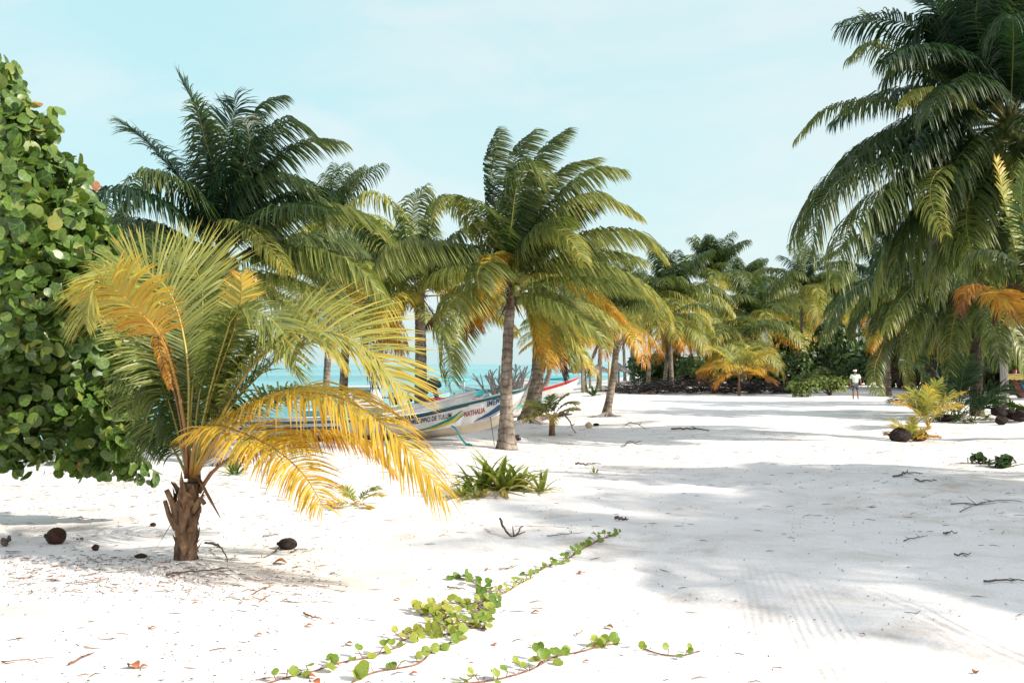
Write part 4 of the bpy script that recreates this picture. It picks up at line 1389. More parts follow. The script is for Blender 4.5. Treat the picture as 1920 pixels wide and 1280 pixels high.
# lobes of foliage: pixel centre, pixel radius, depth offset, leaf density
LOBES = [(-60, 200, 95, .2, 1), (-15, 250, 75, -.1, 1), (40, 265, 62, .1, 1), (-40, 340, 130, -.2, 1), (50, 345, 85, -.3, 1), (110, 345, 60, .0, 1), (150, 400, 52, .2, 1),
         (20, 440, 130, -.55, 1.1), (110, 455, 92, -.4, 1.1), (175, 470, 50, -.1, 1), (-30, 545, 140, -.5, 1), (70, 550, 105, -.75, 1.2), (160, 545, 80, -.5, 1.1), (205, 520, 45, -.2, 1),
         (140, 605, 52, -.75, 1.1), (215, 600, 30, -.3, .9), (-40, 170, 60, .1, 1), (0, 150, 40, .1, 1.2), (25, 200, 35, 0, 1.1), (88, 235, 30, 0, 1),
         (0, 690, 130, .35, .8), (110, 690, 115, .5, .8), (205, 680, 85, .65, .8), (245, 720, 50, .6, .8), (60, 790, 85, .6, .8), (160, 790, 90, .5, .8), (235, 790, 45, .35, .9),
         (225, 850, 45, .25, 1), (265, 880, 16, .2, 1.4), (170, 855, 45, .45, .9), (20, 840, 35, .5, .9), (-60, 780, 90, .3, .8), (75, 850, 22, .5, .8), (5, 800, 30, -.1, 1),
         (205, 760, 34, -.05, 1.1), (225, 828, 30, -.05, 1.2)]
q = np.random.RandomState(33)
C, Nn, D, A = [], [], [], []
for li, (px, py, pr, dz, dens) in enumerate(LOBES):
    c = PX(px, py, YG + dz)
    r = pr * sc
    k = int(dens * 36 * (pr / 60.0) ** 1.75)
    for i in range(k):
        d = unit(q.normal(0, 1, 3))
        if d[1] > .55 and q.uniform() < .7:
            d[1] *= -1
        pc = c + d * r * (q.uniform(.45, .88) if q.uniform() < .42 else q.uniform(.86, 1.10)) * np.array([1, .8, 1])
        ax = unit(d + q.normal(0, .45, 3) + np.array([.10, -.15, .2]))
        t1 = unit(np.cross(ax, q.normal(0, 1, 3)))
        t2 = np.cross(ax, t1)
        for j in range(q.randint(4, 8)):                      # a rosette of leaves at the twig's end
            an = j * 2.4 + q.normal(0, .4)
            o_ = t1 * math.cos(an) + t2 * math.sin(an)
            C.append(pc + o_ * .03 - ax * .035 * j + q.normal(0, .012, 3))
            D.append(unit(o_ + ax * q.normal(.15, .35) + np.array([0, 0, -.15])))
            Nn.append(unit(ax + o_ * q.normal(-.1, .45) + q.normal(0, .28, 3)))
            a = np.clip(q.normal(.55, .10), .28, .78)
            if q.uniform() < .0025:
                a = q.uniform(.86, .96)
            A.append(a)
C, Nn, D, A = map(np.array, (C, Nn, D, A))
V, fs, A15, UV = round_leaves(C, Nn, D, .150, 3, A)
leaf_object('crown', [M['grape_leaf']], V, fs, A15, UV, parent_world(root), root)
mb = MB()
mb.tube(spline([base + [0, 0, -.1], base + [.1, .1, .8], base + [.3, 0, 1.8], base + [.2, -.1, 3.0], base + [.1, 0, 4.0]], 16)[0], np.linspace(.19, .05, 16), 10)
mb.build('trunk', M['wood_grey'], root)
for li, (px, py, pr, dz, dens) in enumerate(LOBES):
    if pr < 45:
        continue
    c = PX(px, py, YG + dz)
    s0 = base + np.array([.15, 0, max(1.15, min(3.2, (c[2] - base[2]) * .55))])
    mb = MB()
    mid = (s0 + c) / 2 + np.array([0, .15, .2])
    mb.tube(spline([s0, mid, c], 9)[0], np.linspace(.06, .018, 9), 6)
    for j in range(6):
        d = unit(q.normal(0, 1, 3)) * pr * sc * .8
        mb.tube(spline([c, c + d * .5 + [0, 0, .04], c + d], 5)[0], np.linspace(.016, .006, 5), 5)
    mb.build('branch', M['wood_grey'], root)


# dark low sea grape sprig on the right
def grape_sprig(label, p, n, R, seed, age, size):
    q = np.random.RandomState(seed)
    C, Nn, D = [], [], []
    for i in range(n):
        d = unit(q.normal(0, 1, 3))
        d[2] = abs(d[2])
        C.append(p + d * np.array([R, R * .6, R * .55]) * q.uniform(.3, 1) + [0, 0, .05])
        Nn.append(unit(d + q.normal(0, .5, 3) + [0, -.3, .2]))
        D.append(q.normal(0, 1, 3))
    V, fs, A, UV = round_leaves(np.array(C), np.array(Nn), np.array(D), size, seed, np.clip(q.normal(age, .08, n), 0, 1))
    r = thing('sea_grape_sprig', p, label, 'plant')
    leaf_object('foliage', [M['grape_leaf']], V, fs, A, UV, parent_world(r), r)
    mb = MB()
    for i in range(7):
        d = q.normal(0, 1, 3) * [R, R * .6, .05]
        d[2] = abs(d[2]) + R * .3
        mb.tube(spline([p, p + d * .5, p + d], 5)[0], np.linspace(.012, .005, 5), 5)
    mb.build('stem', M['bark_dark'], r)


grape_sprig('dark sea grape sprig lying low on the shaded sand, the larger leafy clump at right', G(1882, 876), 34, .28, 4, .12, .16)
grape_sprig('dark sea grape sprig beside the larger leafy clump on the shaded sand', G(1838, 868), 26, .24, 5, .15, .13)

# ------------------------------------------------------------------ beach vines
def vine(label, pxs, step, size, seed, age=(.35, .8), both=True, cluster=1, hmul=1.0):
    q = np.random.RandomState(seed)
    P = np.array([G(*p) for p in pxs])
    R, L = spline(P, max(12, int(len(pxs) * 6)))
    R[:, 2] = gz(R[:, 0], R[:, 1]) + .008
    root = thing('beach_vine', R[0], label, 'beach vine')
    mb = MB()
    mb.tube(R, .005, 5)
    T = unit(np.gradient(R, axis=0))
    C, Nn, D, A = [], [], [], []
    k = int(L / step * 1.35)
    for i in range(k):
        for c in range(cluster if q.uniform() < .75 else 1):
            s = (i + q.uniform(0, 1)) / k * (len(R) - 1)
            j = min(int(s), len(R) - 2)
            b = R[j] + (R[j + 1] - R[j]) * (s - j)
            sv = np.array([-T[j][1], T[j][0], 0]) * q.choice([-1, 1])
            h = q.uniform(.015, .055) * hmul
            off = sv * q.uniform(.0, .06 if cluster == 1 else .12) + T[j] * q.uniform(-.03, .03)
            p = b + off + [0, 0, h]
            mb.tube(np.array([b, b + off * .6 + [0, 0, h * .7], p]), .003, 4)
            nrm = unit(np.array([q.normal(.2, .4), q.normal(-.5, .4), q.uniform(.5, 1.2)]))
            C.append(p)
            Nn.append(nrm)
            D.append(np.array([q.normal(.1, .6), q.normal(-.1, .6), q.uniform(-.5, .5)]))
            A.append(age[0] + (age[1] - age[0]) * q.uniform(0, 1))
    V, fs, A15, UV = round_leaves(np.array(C), np.array(Nn), np.array(D), size * .70, seed, np.array(A), .3, .10)
    V[:, 2] = np.maximum(V[:, 2], gz(V[:, 0], V[:, 1]) + .006)
    leaf_object('foliage', [M['vine_leaf']], V, fs, A15, UV, parent_world(root), root)
    mb.build('stem', M['twig_red'], root)


vine('long beach vine runner, its dark tip reaching farthest up the sand', [(985, 1078), (1020, 1064), (1060, 1050), (1090, 1030), (1125, 1010), (1160, 1000)], .055, .082, 1, (.25, .6))
vine('yellowish stretch of beach vine between the leafy patch and the long dark runner', [(905, 1130), (940, 1112), (970, 1095), (1000, 1080)], .07, .075, 2, (.5, .85))
vine('dark green beach vine shoot lying in the shade, pointing left', [(842, 1080), (872, 1084), (902, 1098), (915, 1118), (925, 1140)], .06, .105, 3, (.12, .42))
vine('densest leafy patch of beach vine in the middle of the foreground', [(788, 1152), (815, 1140), (835, 1165), (850, 1178)], .036, .088, 4, (.55, .98), cluster=2)
vine('small leafy patch of beach vine right of the densest one', [(860, 1140), (890, 1130), (905, 1160), (880, 1172), (912, 1178)], .055, .092, 5, (.4, .85), cluster=2)
vine('leafy band of beach vine below the densest patch', [(750, 1200), (790, 1188), (830, 1188), (865, 1182)], .042, .092, 6, (.55, .98), cluster=2)
vine('beach vine with single folded leaves, running to the bottom edge on the left', [(500, 1279), (560, 1262), (610, 1248), (660, 1235), (710, 1224), (760, 1204)], .12, .095, 7, (.35, .75))
vine('short beach vine with large single leaves below the leafy band', [(660, 1276), (700, 1258), (745, 1250), (790, 1238), (820, 1210), (870, 1196)], .14, .105, 8, (.4, .75))
vine('beach vine runner with paired leaves ending at a leafy tuft in the lower middle', [(850, 1282), (910, 1274), (965, 1262), (1010, 1245), (1050, 1226), (1100, 1216), (1160, 1204)], .13, .10, 9, (.35, .75), cluster=2)
vine('small separate beach vine with a few leaves, farthest right', [(1205, 1214), (1240, 1224), (1280, 1226), (1312, 1218)], .10, .075, 10, (.4, .7))
# ------------------------------------------------------------------ boats
def paint(name, c, rough=.35, var=.06):
    return simple(name, c, rough, var, 3.0, .4)


M['boat_white'] = simple('white_boat_paint', (.68, .68, .67), .4, .13, 4.5, .4, stretch=(.5, .5, 1.6))
M['boat_bottom_shaded'] = paint('shaded_white_bottom', (.46, .42, .34), .6, .2)  # bottom is white like the sides; its shade is painted in as beige
M['boat_teal'] = paint('dark_teal_rail', (.015, .10, .11))
M['boat_turq'] = paint('turquoise_paint', (.10, .55, .55))
M['boat_red'] = paint('faded_red_paint', (.55, .06, .07), .5, .15)
M['ink_black'] = paint('black_lettering', (.02, .02, .022))
M['ink_red'] = paint('red_lettering', (.33, .02, .035))
M['ink_navy'] = paint('navy_stripe', (.012, .07, .17))
M['ink_green'] = paint('green_stripe', (.02, .22, .14))
M['ink_yellow'] = paint('yellow_stripe', (.62, .45, .03))
M['engine'] = paint('dark_teal_engine', (.012, .065, .075))
M['canvas_turq'] = simple('turquoise_canvas', (.12, .60, .62), .8, .1, 4)
M['metal'] = simple('pale_tube', (.6, .6, .6), .4, .1, 4, .5)
M['rope_turq'] = simple('turquoise_rope', (.04, .42, .47), .8, .2, 20)
M['rope_dark'] = simple('dark_rope', (.05, .05, .05), .8, .2, 20)
M['jetty'] = simple('grey_jetty_planks', (.17, .15, .13), .9, .4, 3, stretch=(6, 1, 1))
M['glass'] = simple('windscreen', (.04, .11, .13), .1, .2, 2, .6)


class Hull:
    sheer = [(0, .46), (1.5, .47), (3, .52), (4.36, .62), (5.5, .88), (6.3, 1.06), (7, 1.24)]
    keel = [(0, .0), (4.2, 0), (5, .07), (5.7, .17), (6.44, .36), (6.78, .74), (7, 1.20)]
    beam = [(0, .70), (2, .85), (4, .82), (5.2, .62), (6.2, .32), (6.7, .14), (7, .015)]

    def __init__(s, loc, yaw, scale=1.0, pitch=0.0):
        s.loc, s.sc = np.array(loc, float), scale
        s.M = np.array(Matrix.Rotation(yaw, 3, 'Z') @ Matrix.Rotation(-pitch, 3, 'Y'))

    def w(s, P):
        return (np.asarray(P, float) * s.sc) @ s.M.T + s.loc

    def f(s, tab, x):
        X, Yv = zip(*tab)
        # smooth interpolation
        x = np.clip(x, X[0], X[-1])
        return float(sum(np.interp(x + d, X, Yv) for d in (-.3, -.15, 0, .15, .3)) / 5) if .3 < x < X[-1] - .05 else float(np.interp(x, X, Yv))

    def side(s, x, v, sg=-1, out=0.0):
        """v 0 = chine, 1 = gunwale, below 0 = down to the keel (-1)"""
        b, zs, zk = s.f(s.beam, x), s.f(s.sheer, x), s.f(s.keel, x)
        zc = zk + .33 * (zs - zk)
        yc = b * .74
        if v >= 0:
            y = yc + (b - yc) * (1.15 * v - .15 * v * v)
            z = zc + (zs - zc) * v
        else:
            y = yc * (1 + v)
            z = zc + (zc - zk) * v
        return np.array([x, sg * (y + out), z])

    def build(s, root, top='boat_white', bottom='boat_bottom_shaded', rail='boat_teal', deck=True, rail_w=.035):
        xs = np.concatenate([np.linspace(0, 5, 16), np.linspace(5.2, 7, 14)])
        vs = [-1, -.5, -.02, .02, .35, .7, 1]
        mb = MB()
        for sg in (-1, 1):
            V = [s.w(s.side(x, v, sg)) for x in xs for v in vs]
            nv = len(vs)
            for k in range(nv - 1):
                fs = [(i * nv + k, (i + 1) * nv + k, (i + 1) * nv + k + 1, i * nv + k + 1) for i in range(len(xs) - 1)]
                idx = sorted({j for f in fs for j in f})
                mp = {j: n for n, j in enumerate(idx)}
                mb.add([V[j] for j in idx], [tuple(mp[j] for j in f) for f in fs], 1 if k < 2 else 0)
        # transom
        tv = [s.w(s.side(0, v, -1)) for v in vs] + [s.w(s.side(0, v, 1)) for v in reversed(vs)]
        mb.add(tv, [tuple(range(len(tv)))], 0)
        # inner shell and sole
        ins = [(x, max(.01, s.f(s.beam, x) - .07)) for x in xs if x < 6.6]
        for sg in (-1, 1):
            V, fs = [], []
            for x, b in ins:
                zs, zk = s.f(s.sheer, x), s.f(s.keel, x)
                zf = zk + .38 * (zs - zk)
                V += [s.w((x, sg * (b + .075), zs + .004)), s.w((x, sg * b, zs + .004)), s.w((x, sg * b * .85, zf)), s.w((x, 0, zf))]
            for i in range(len(ins) - 1):
                for k in range(3):
                    fs.append((4 * i + k, 4 * i + 4 + k, 4 * i + 5 + k, 4 * i + 1 + k))
            mb.add(V, fs, 0)
        mb.build('hull', [M[top], M[bottom]], root)
        mb = MB()
        for sg in (-1, 1):
            mb.tube([s.w(s.side(x, .96, sg, .012)) for x in xs], rail_w, 6)
        mb.build('rail', M[rail], root)
        for x in (1.3, 2.7, 4.0):
            b, z = s.f(s.beam, x) - .09, s.f(s.sheer, x) - .12
            mb = MB()
            mb.add([s.w((x + dx, sy * b, z + dz)) for dz in (0, .04) for sy in (-1, 1) for dx in (0, .28)],
                   [(0, 1, 3, 2), (4, 6, 7, 5), (0, 2, 6, 4), (1, 5, 7, 3), (0, 4, 5, 1), (2, 3, 7, 6)])
            mb.build('thwart', M[top], root)
        # foredeck
        mb = MB()
        xd = [x for x in xs if x > 5.3]
        V = []
        for x in xd:
            b, z = s.f(s.beam, x), s.f(s.sheer, x)
            V += [s.w((x, -b * .97, z + .012)), s.w((x, 0, z + .05)), s.w((x, b * .97, z + .012))]
        mb.add(V, [(3 * i + k, 3 * i + 3 + k, 3 * i + 4 + k, 3 * i + 1 + k) for i in range(len(xd) - 1) for k in (0, 1)])
        mb.build('foredeck', M[top], root)

    def text(s, root, body, x0, v0, h, mat, shear=0.0, dv=0.0, spacing=1.0, sx=1.0, sg=-1, x1=None):
        """lettering on the hull side: x0 start, v0 baseline, h letter height in metres"""
        cu = bpy.data.curves.new('lettering', 'FONT')
        cu.body = body
        cu.size = 1.0
        cu.offset = .018
        cu.space_character = spacing
        cu.shear = shear
        tmp = bpy.data.objects.new('lettering', cu)
        COL.objects.link(tmp)
        dg = bpy.context.evaluated_depsgraph_get()
        me = tmp.evaluated_get(dg).to_mesh()
        vs = np.array([v.co[:] for v in me.vertices])
        fs = [tuple(p.vertices) for p in me.polygons]
        tmp.evaluated_get(dg).to_mesh_clear()
        bpy.data.objects.remove(tmp)
        bpy.data.curves.remove(cu)
        k = h / .7
        if x1 is not None:
            sx = abs(x1 - x0) / (vs[:, 0].max() * k)
        out = []
        for v in vs:
            x = x0 + (v[0] * k * sx if sg < 0 else -v[0] * k * sx)
            hh = max(.2, (s.f(s.sheer, x) - s.f(s.keel, x)) * .67)
            out.append(s.w(s.side(x, v0 + dv * (x - x0) + v[1] * k / hh, sg, .012)))
        mb = MB()
        mb.add(out, fs)
        return mb.build('lettering', M[mat], root, smooth=False)

    def stripe(s, root, pts, mat, off=.008, n=26, sg=-1):
        """pts: (x, v_low, v_high)"""
        X, A, B = zip(*pts)
        V, fs = [], []
        xx = np.linspace(X[0], X[-1], n)
        for x in xx:
            a, b = np.interp(x, X, A), np.interp(x, X, B)
            V += [s.w(s.side(x, a, sg, off)), s.w(s.side(x, (a + b) / 2, sg, off)), s.w(s.side(x, b, sg, off))]
        for i in range(n - 1):
            fs += [(3 * i, 3 * i + 3, 3 * i + 4, 3 * i + 1), (3 * i + 1, 3 * i + 4, 3 * i + 5, 3 * i + 2)]
        mb = MB()
        mb.add(V, fs)
        mb.build('stripe', M[mat], root)


def outboard(root, p, yaw, tilt=.0, s=1.0, mat='engine'):
    R = np.array(Matrix.Rotation(yaw, 3, 'Z') @ Matrix.Rotation(tilt, 3, 'Y'))
    mb = MB()
    prof = [(-.25, .14, .26, .06), (-.22, .10, .36, .14), (-.08, .08, .46, .18), (.10, .08, .46, .18), (.22, .10, .36, .15), (.26, .14, .26, .07)]
    V, fs = [], []
    for (x, z0, z1, w) in prof:
        V += [(x, -w * .8, z0), (x, -w, (z0 + z1) / 2), (x, -w * .6, z1), (x, w * .6, z1), (x, w, (z0 + z1) / 2), (x, w * .8, z0)]
    for i in range(5):
        for j in range(6):
            fs.append((6 * i + j, 6 * i + (j + 1) % 6, 6 * i + 6 + (j + 1) % 6, 6 * i + 6 + j))
    fs += [(5, 4, 3, 2, 1, 0), (30, 31, 32, 33, 34, 35)]
    mb.add(np.array(V) * s @ R.T + p, fs)
    o = mb.build('outboard_motor', M[mat], root)
    mb = MB()
    mb.tube(np.array([(0, 0, .2), (0, 0, -.2), (.02, 0, -.62)]) * s @ R.T + p, [.09 * s, .07 * s, .045 * s], 8)
    mb.box(np.array((.06, 0, -.45)) @ R.T * s + p, (.3 * s, .16 * s, .03 * s), 0, R)
    mb.tube(np.array([(-.1, 0, -.62), (.28, 0, -.62)]) * s @ R.T + p, [.05 * s, .03 * s], 8)
    mb.build('drive_leg', M[mat], o)
    return o


def label_boat(loc, label, cat='boat', name='fishing_boat', group=None):
    return thing(name, loc, label, cat, group)


# --- the lettered boat beached behind the centre palm
YB1 = 24.4
bow = PX(984, 734, YB1 - .2)
g0 = float(gz(-2.4, YB1))
yaw1 = math.radians(-2.0)
loc1 = np.array([bow[0] - 7 * math.cos(yaw1), bow[1] - 7 * math.sin(yaw1), g0 - .03])
r1 = label_boat(loc1, 'white beached boat with NATHALIA in red letters on its raised bow', group='beached fishing boats')
H1 = Hull(loc1, yaw1)
H1.build(r1)


def xb(px):      # boat coordinate under a photo column
    return (PX(px, 780, YB1 - .7)[0] - loc1[0]) / math.cos(yaw1)


H1.text(r1, 'GOMEZ MPIO DE TULUM', xb(762), .50, .115, 'ink_black', dv=-.02, x1=xb(848))
H1.text(r1, 'NATHALIA', xb(871), .36, .125, 'ink_red', dv=.03, x1=xb(910))
H1.text(r1, 'IMEM', xb(913), .60, .135, 'ink_navy', shear=.12, dv=.05, x1=xb(938))
H1.stripe(r1, [(xb(774), .02, .05), (xb(815), .13, .24), (xb(850), .36, .52), (xb(868), .70, .73)], 'ink_green', .007)
H1.stripe(r1, [(xb(776), -.0, .02), (xb(820), .04, .13), (xb(852), .22, .37), (xb(872), .62, .66)], 'ink_yellow', .009)
H1.stripe(r1, [(xb(852), .17, .19), (xb(862), .34, .40), (xb(876), .56, .60)], 'ink_green', .011)
H1.stripe(r1, [(xb(889), .05, .07), (xb(915), .12, .30), (xb(935), .20, .52), (xb(958), .30, .66)], 'ink_navy', .007)
H1.stripe(r1, [(xb(889), .0, .015), (xb(920), .06, .08), (xb(955), .2, .23)], 'ink_navy', .009)
H1.stripe(r1, [(xb(700), .80, .90), (xb(790), .82, .90), (xb(880), .86, .90)], 'ink_black', .006)
H1.stripe(r1, [(.2, .35, .6), (xb(640), .35, .62)], 'ink_navy', .006)
outboard(r1, H1.w((-.12, 0, .45)), yaw1, -.5)

# ropes tied to it
def rope(label, pts, r, mat, cat='rope', name='rope', group=None):
    P, _ = spline(pts, 16)
    mb = MB()
    mb.tube(P, r, 6)
    o = mb.build(name, M[mat], None, P[0])
    return tag(o, label, cat, group)


s0 = H1.w(H1.side(xb(848), .05, -1, .02))
e0 = G(871, 845)
e0[1] = YB1 - 1.6
e0 = np.array([e0[0], e0[1], float(gz(e0[0], e0[1])) + .02])
rope('turquoise rope hanging from the hull of the lettered boat to the sand', [s0, s0 * .75 + e0 * .25 + [0, 0, .05], s0 * .35 + e0 * .65 + [0, 0, -.03], e0, e0 + [.14, -.1, .0], e0 + [-.06, -.2, .0], e0 + [.05, -.05, .02]], .022, 'rope_turq')
s1 = H1.w((xb(912), -.35, 1.15))
e1 = np.array([PX(927, 800, YB1 - 1.0)[0], YB1 - 1.0, 0])
e1[2] = gz(e1[0], e1[1])
rope('thin dark mooring line from the bow rail down to the sand', [PX(911, 738, YB1), (PX(911, 738, YB1) + e1) / 2 + [.02, 0, -.05], e1], .009, 'rope_dark')
a0, a1 = PX(884, 772, YB1 - .5), PX(916, 736, YB1 - .2)
mb = MB()
mb.tube(spline([a0, (a0 + a1) / 2, a1], 5)[0], .03, 6)
tag(mb.build('boat_pole', M['metal'], None, a0), 'pale slanting pole leaning on the rail of the lettered boat', 'pole')

# --- white boat behind
YB2 = 28.0
bow = PX(893, 733, YB2)
yaw2 = math.radians(4)
loc2 = np.array([bow[0] - 7.3 * math.cos(yaw2), bow[1] - 7.3 * math.sin(yaw2), bow[2] - 1.24 * 1.04])
r2 = label_boat(loc2, 'plain white boat beached directly behind the lettered boat', group='beached fishing boats')
H2 = Hull(loc2, yaw2, 1.04)
H2.build(r2, 'boat_white', 'boat_white', 'boat_white')
H2.stripe(r2, [(1, .55, .60), (3, .50, .56), (4.6, .45, .50)], 'ink_black', .007)
H2.stripe(r2, [(4.9, .42, .46), (6.3, .40, .44)], 'boat_turq', .007)
mb = MB()
p = H2.w((6.0, 0, 1.0))
mb.box(H2.w((5.95, -.1, 1.02)), (.5, .3, .1), 0)
mb.build('bow_cleat', M['boat_red'], r2)
outboard(r2, PX(816, 735, YB2 + .6), 0, -.3, .9)

# --- white boat with a white wheelhouse by the jetty
def cabin(root, Hh, x0, x1, z0, h, w, mat='boat_white', windows=True):
    mb = MB()
    V = [Hh.w(p) for p in [(x0, -w, z0), (x1, -w, z0), (x1, w, z0), (x0, w, z0), (x0 + .05, -w * .9, z0 + h), (x1 - .35, -w * .9, z0 + h), (x1 - .35, w * .9, z0 + h), (x0 + .05, w * .9, z0 + h)]]
    mb.add(V, [(0, 1, 5, 4), (1, 2, 6, 5), (2, 3, 7, 6), (3, 0, 4, 7)])
    c = mb.build('cabin', M[mat], root, smooth=False)
    mb = MB()
    V = [Hh.w(p) for z in (0, .06) for p in [(x0 - .15, -w, z0 + h + z), (x1 - .15, -w, z0 + h + z), (x1 - .15, w, z0 + h + z), (x0 - .15, w, z0 + h + z)]]
    mb.add(V, [(3, 2, 1, 0), (4, 5, 6, 7), (0, 1, 5, 4), (1, 2, 6, 5), (2, 3, 7, 6), (3, 0, 4, 7)])
    mb.build('roof', M[mat], c, smooth=False)
    if windows:
        n = 2
        for i in range(n):
            a = x0 + .15 + (x1 - x0 - .65) * i / n
            b = x0 + .05 + (x1 - x0 - .65) * (i + 1) / n
            mb = MB()
            V = [Hh.w(p) for p in [(a, -w * .955 - .012, z0 + h * .45), (b, -w * .955 - .012, z0 + h * .45), (b, -w * .91 - .012, z0 + h * .9), (a, -w * .91 - .012, z0 + h * .9)]]
            mb.add(V, [(0, 1, 2, 3)])
            mb.build('window', M['glass'], c, smooth=False)


Y3 = 45.0
p = PX(566, 765, Y3)
loc3 = np.array([p[0], Y3, WATER - .12])
r3 = label_boat(loc3, 'white boat with a small windowed wheelhouse lying in the water by the jetty', group='moored boats')
H3 = Hull(loc3, math.radians(3), .95)
H3.build(r3, 'boat_white', 'boat_white', 'boat_turq')
cabin(r3, H3, 2.3, 3.9, .5, 1.05, .62)

Y4 = 70.0
p = PX(800, 745, Y4)
loc4 = np.array([p[0], Y4, WATER - .12])
r4 = label_boat(loc4, 'turquoise boat floating near the shore with a turquoise sun canopy on thin poles', group='moored boats')
H4 = Hull(loc4, math.radians(6), .62)
H4.build(r4, 'boat_turq', 'boat_white', 'boat_turq')
for x in (1.0, 4.2):
    for sy in (-.7, .7):
        mb = MB()
        mb.tube([H4.w((x, sy, .5)), H4.w((x, sy, 2.25))], .03, 6)
        mb.build('canopy_pole', M['metal'], r4)
mb = MB()
V = [H4.w((x, y, 2.25 + .12 * (1 - (y / .85) ** 2))) for x in (.6, 4.8) for y in (-.85, -.4, 0, .4, .85)]
V += [v - [0, 0, .03] for v in V]
mb.add(V, [(k, k + 1, k + 6, k + 5) for k in range(4)] + [(10 + k, 15 + k, 16 + k, 11 + k) for k in range(4)] + [(0, 5, 15, 10), (4, 14, 19, 9)])
mb.build('canopy', M['canvas_turq'], r4)
outboard(r4, H4.w((-.1, 0, .5)), 0, -.2, .8)

Y5 = 86.0
p = PX(862, 735, Y5)
loc5 = np.array([p[0], Y5, WATER - .1])
r5 = label_boat(loc5, 'white boat floating farther out behind the turquoise one', group='moored boats')
H5 = Hull(loc5, math.radians(-176), .62)
H5.loc = H5.loc + np.array([4.2, 0, 0])
H5.build(r5, 'boat_white', 'boat_white', 'boat_white')
H5.stripe(r5, [(1.5, .35, .6), (4.6, .35, .6)], 'ink_black', .008, sg=1)
outboard(r5, H5.w((-.1, 0, .5)), PI, -.2, .9)

# --- boat with red rail, bow raised to the right
Y6 = 40.0
bow = PX(1089, 708, Y6)
yaw6 = math.radians(-8)
loc6 = np.array([bow[0] - 7 * .78 * math.cos(yaw6), bow[1] - 7 * .78 * math.sin(yaw6), bow[2] - 1.24 * .78 - .32])
r6 = label_boat(loc6, 'white boat with a broad red rail, its raised bow pointing right', group='beached fishing boats')
H6 = Hull(loc6, yaw6, .78, math.radians(3.4))
H6.build(r6, 'boat_white', 'boat_white', 'boat_red')
H6.stripe(r6, [(2.5, .68, 1.0), (5, .70, 1.0), (6.8, .74, 1.0)], 'boat_red', .01)
for k, (x, v) in enumerate([(4.45, .36), (4.75, .36), (4.5, .12)]):
    H6.stripe(r6, [(x, v, v + .14), (x + .24 + .1 * k, v, v + .14)], 'ink_black', .008)

# --- small boats and odds by the water
Y7 = 36.0
p = PX(955, 742, Y7)
loc7 = np.array([p[0] - 2.6, Y7, float(gz(p[0], Y7)) - .02])
r7 = label_boat(loc7, 'white boat with a tall white wheelhouse standing behind the bow of the lettered boat', group='beached fishing boats')
H7 = Hull(loc7, math.radians(5), .60)
H7.build(r7, 'boat_white', 'boat_white', 'boat_turq')
cabin(r7, H7, 4.3, 5.9, .75, 1.55, .42, windows=False)
Y8 = 150.0
p = PX(1012, 700, Y8)
loc8 = np.array([p[0], Y8, WATER - .1])
r8 = label_boat(loc8, 'far turquoise boat on the sea between the palm trunks', group='moored boats')
Hull(loc8, math.radians(0), .7).build(r8, 'boat_turq', 'boat_turq', 'boat_turq')
Y9 = 95
for (px, lab, c) in [(1150, 'far white boat drawn up beside the sunshades', 'boat_white'), (1222, 'far white boat with a red bottom drawn up left of the grove', 'boat_white')]:
    p = PX(px, 720, Y9)
    l = np.array([p[0], Y9, float(gz(p[0], Y9))])
    r = label_boat(l, lab, group='beached fishing boats')
    Hull(l, math.radians(4), .62).build(r, c, 'boat_red' if 'red' in lab else c, c)

# --- jetty
YJ = 57.0
x0, x1 = PX(470, 740, YJ)[0], PX(868, 740, YJ)[0]
root = thing('jetty', (x0, YJ, WATER), 'low grey plank jetty reaching into the turquoise water behind the boats', 'jetty')
zj = PX(700, 745, YJ)[2]
mb = MB()
n = 40
for i in range(n):
    mb.box(((x0 + (x1 - x0) * (i + .5) / n), YJ, zj), ((x1 - x0) / n * .88, 1.3, .07))
mb.build('deck', M['jetty'], root)
for i in range(14):
    for sy in (-.55, .55):
        x = x0 + (x1 - x0) * (i + .5) / 14
        mb = MB()
        mb.tube([(x, YJ + sy, WATER - .8), (x, YJ + sy, zj - .03 if sy > 0 else zj + .3)], .09, 7)
        mb.build('post', M['jetty'], root)

# --- thatched sunshades
M['thatch'] = simple('grey_thatch', (.30, .27, .25), .95, .4, 10, .1, .7, stretch=(1, 1, .2))
for i, (px, ye, lab) in enumerate([(1092, 668, 'thatched sunshade, leftmost and tallest of the three'), (1122, 682, 'thatched sunshade between the other two'), (1160, 680, 'thatched sunshade behind the slim leaning palm')]):
    Y = 72 + 6 * i
    b = np.array([PX(px, 720, Y)[0], Y, 0])
    b[2] = gz(b[0], b[1])
    root = thing('thatched_sunshade', b, lab, 'sunshade', 'thatched sunshades by the water')
    top = PX(px, ye, Y)[2]
    ez = PX(px, 696, Y)[2]
    q = np.random.RandomState(i)
    mb = MB()
    R = 1.15
    V, fs = [], []
    for k in range(6):
        t = k / 5
        for j in range(20):
            a = 2 * PI * j / 20
            rr = R * (.04 + .96 * t) * (1 + q.normal(0, .05))
            V.append((b[0] + rr * math.cos(a), b[1] + rr * math.sin(a), top - (top - ez) * t ** .8 - (q.uniform(0, .22) if k == 5 else 0)))
    for k in range(5):
        for j in range(20):
            fs.append((k * 20 + j, k * 20 + (j + 1) % 20, (k + 1) * 20 + (j + 1) % 20, (k + 1) * 20 + j))
    mb.add(V, fs)
    mb.build('thatch', M['thatch'], root)
    mb = MB()
    mb.tube([b - [0, 0, .1], (b[0], b[1], top - .1)], .09, 8)
    mb.build('post', M['wood_grey'], root)
M['wood_pale'] = simple('pale_post', (.50, .40, .25), .8, .25, 8, .2, .2, stretch=(1, 1, .2))
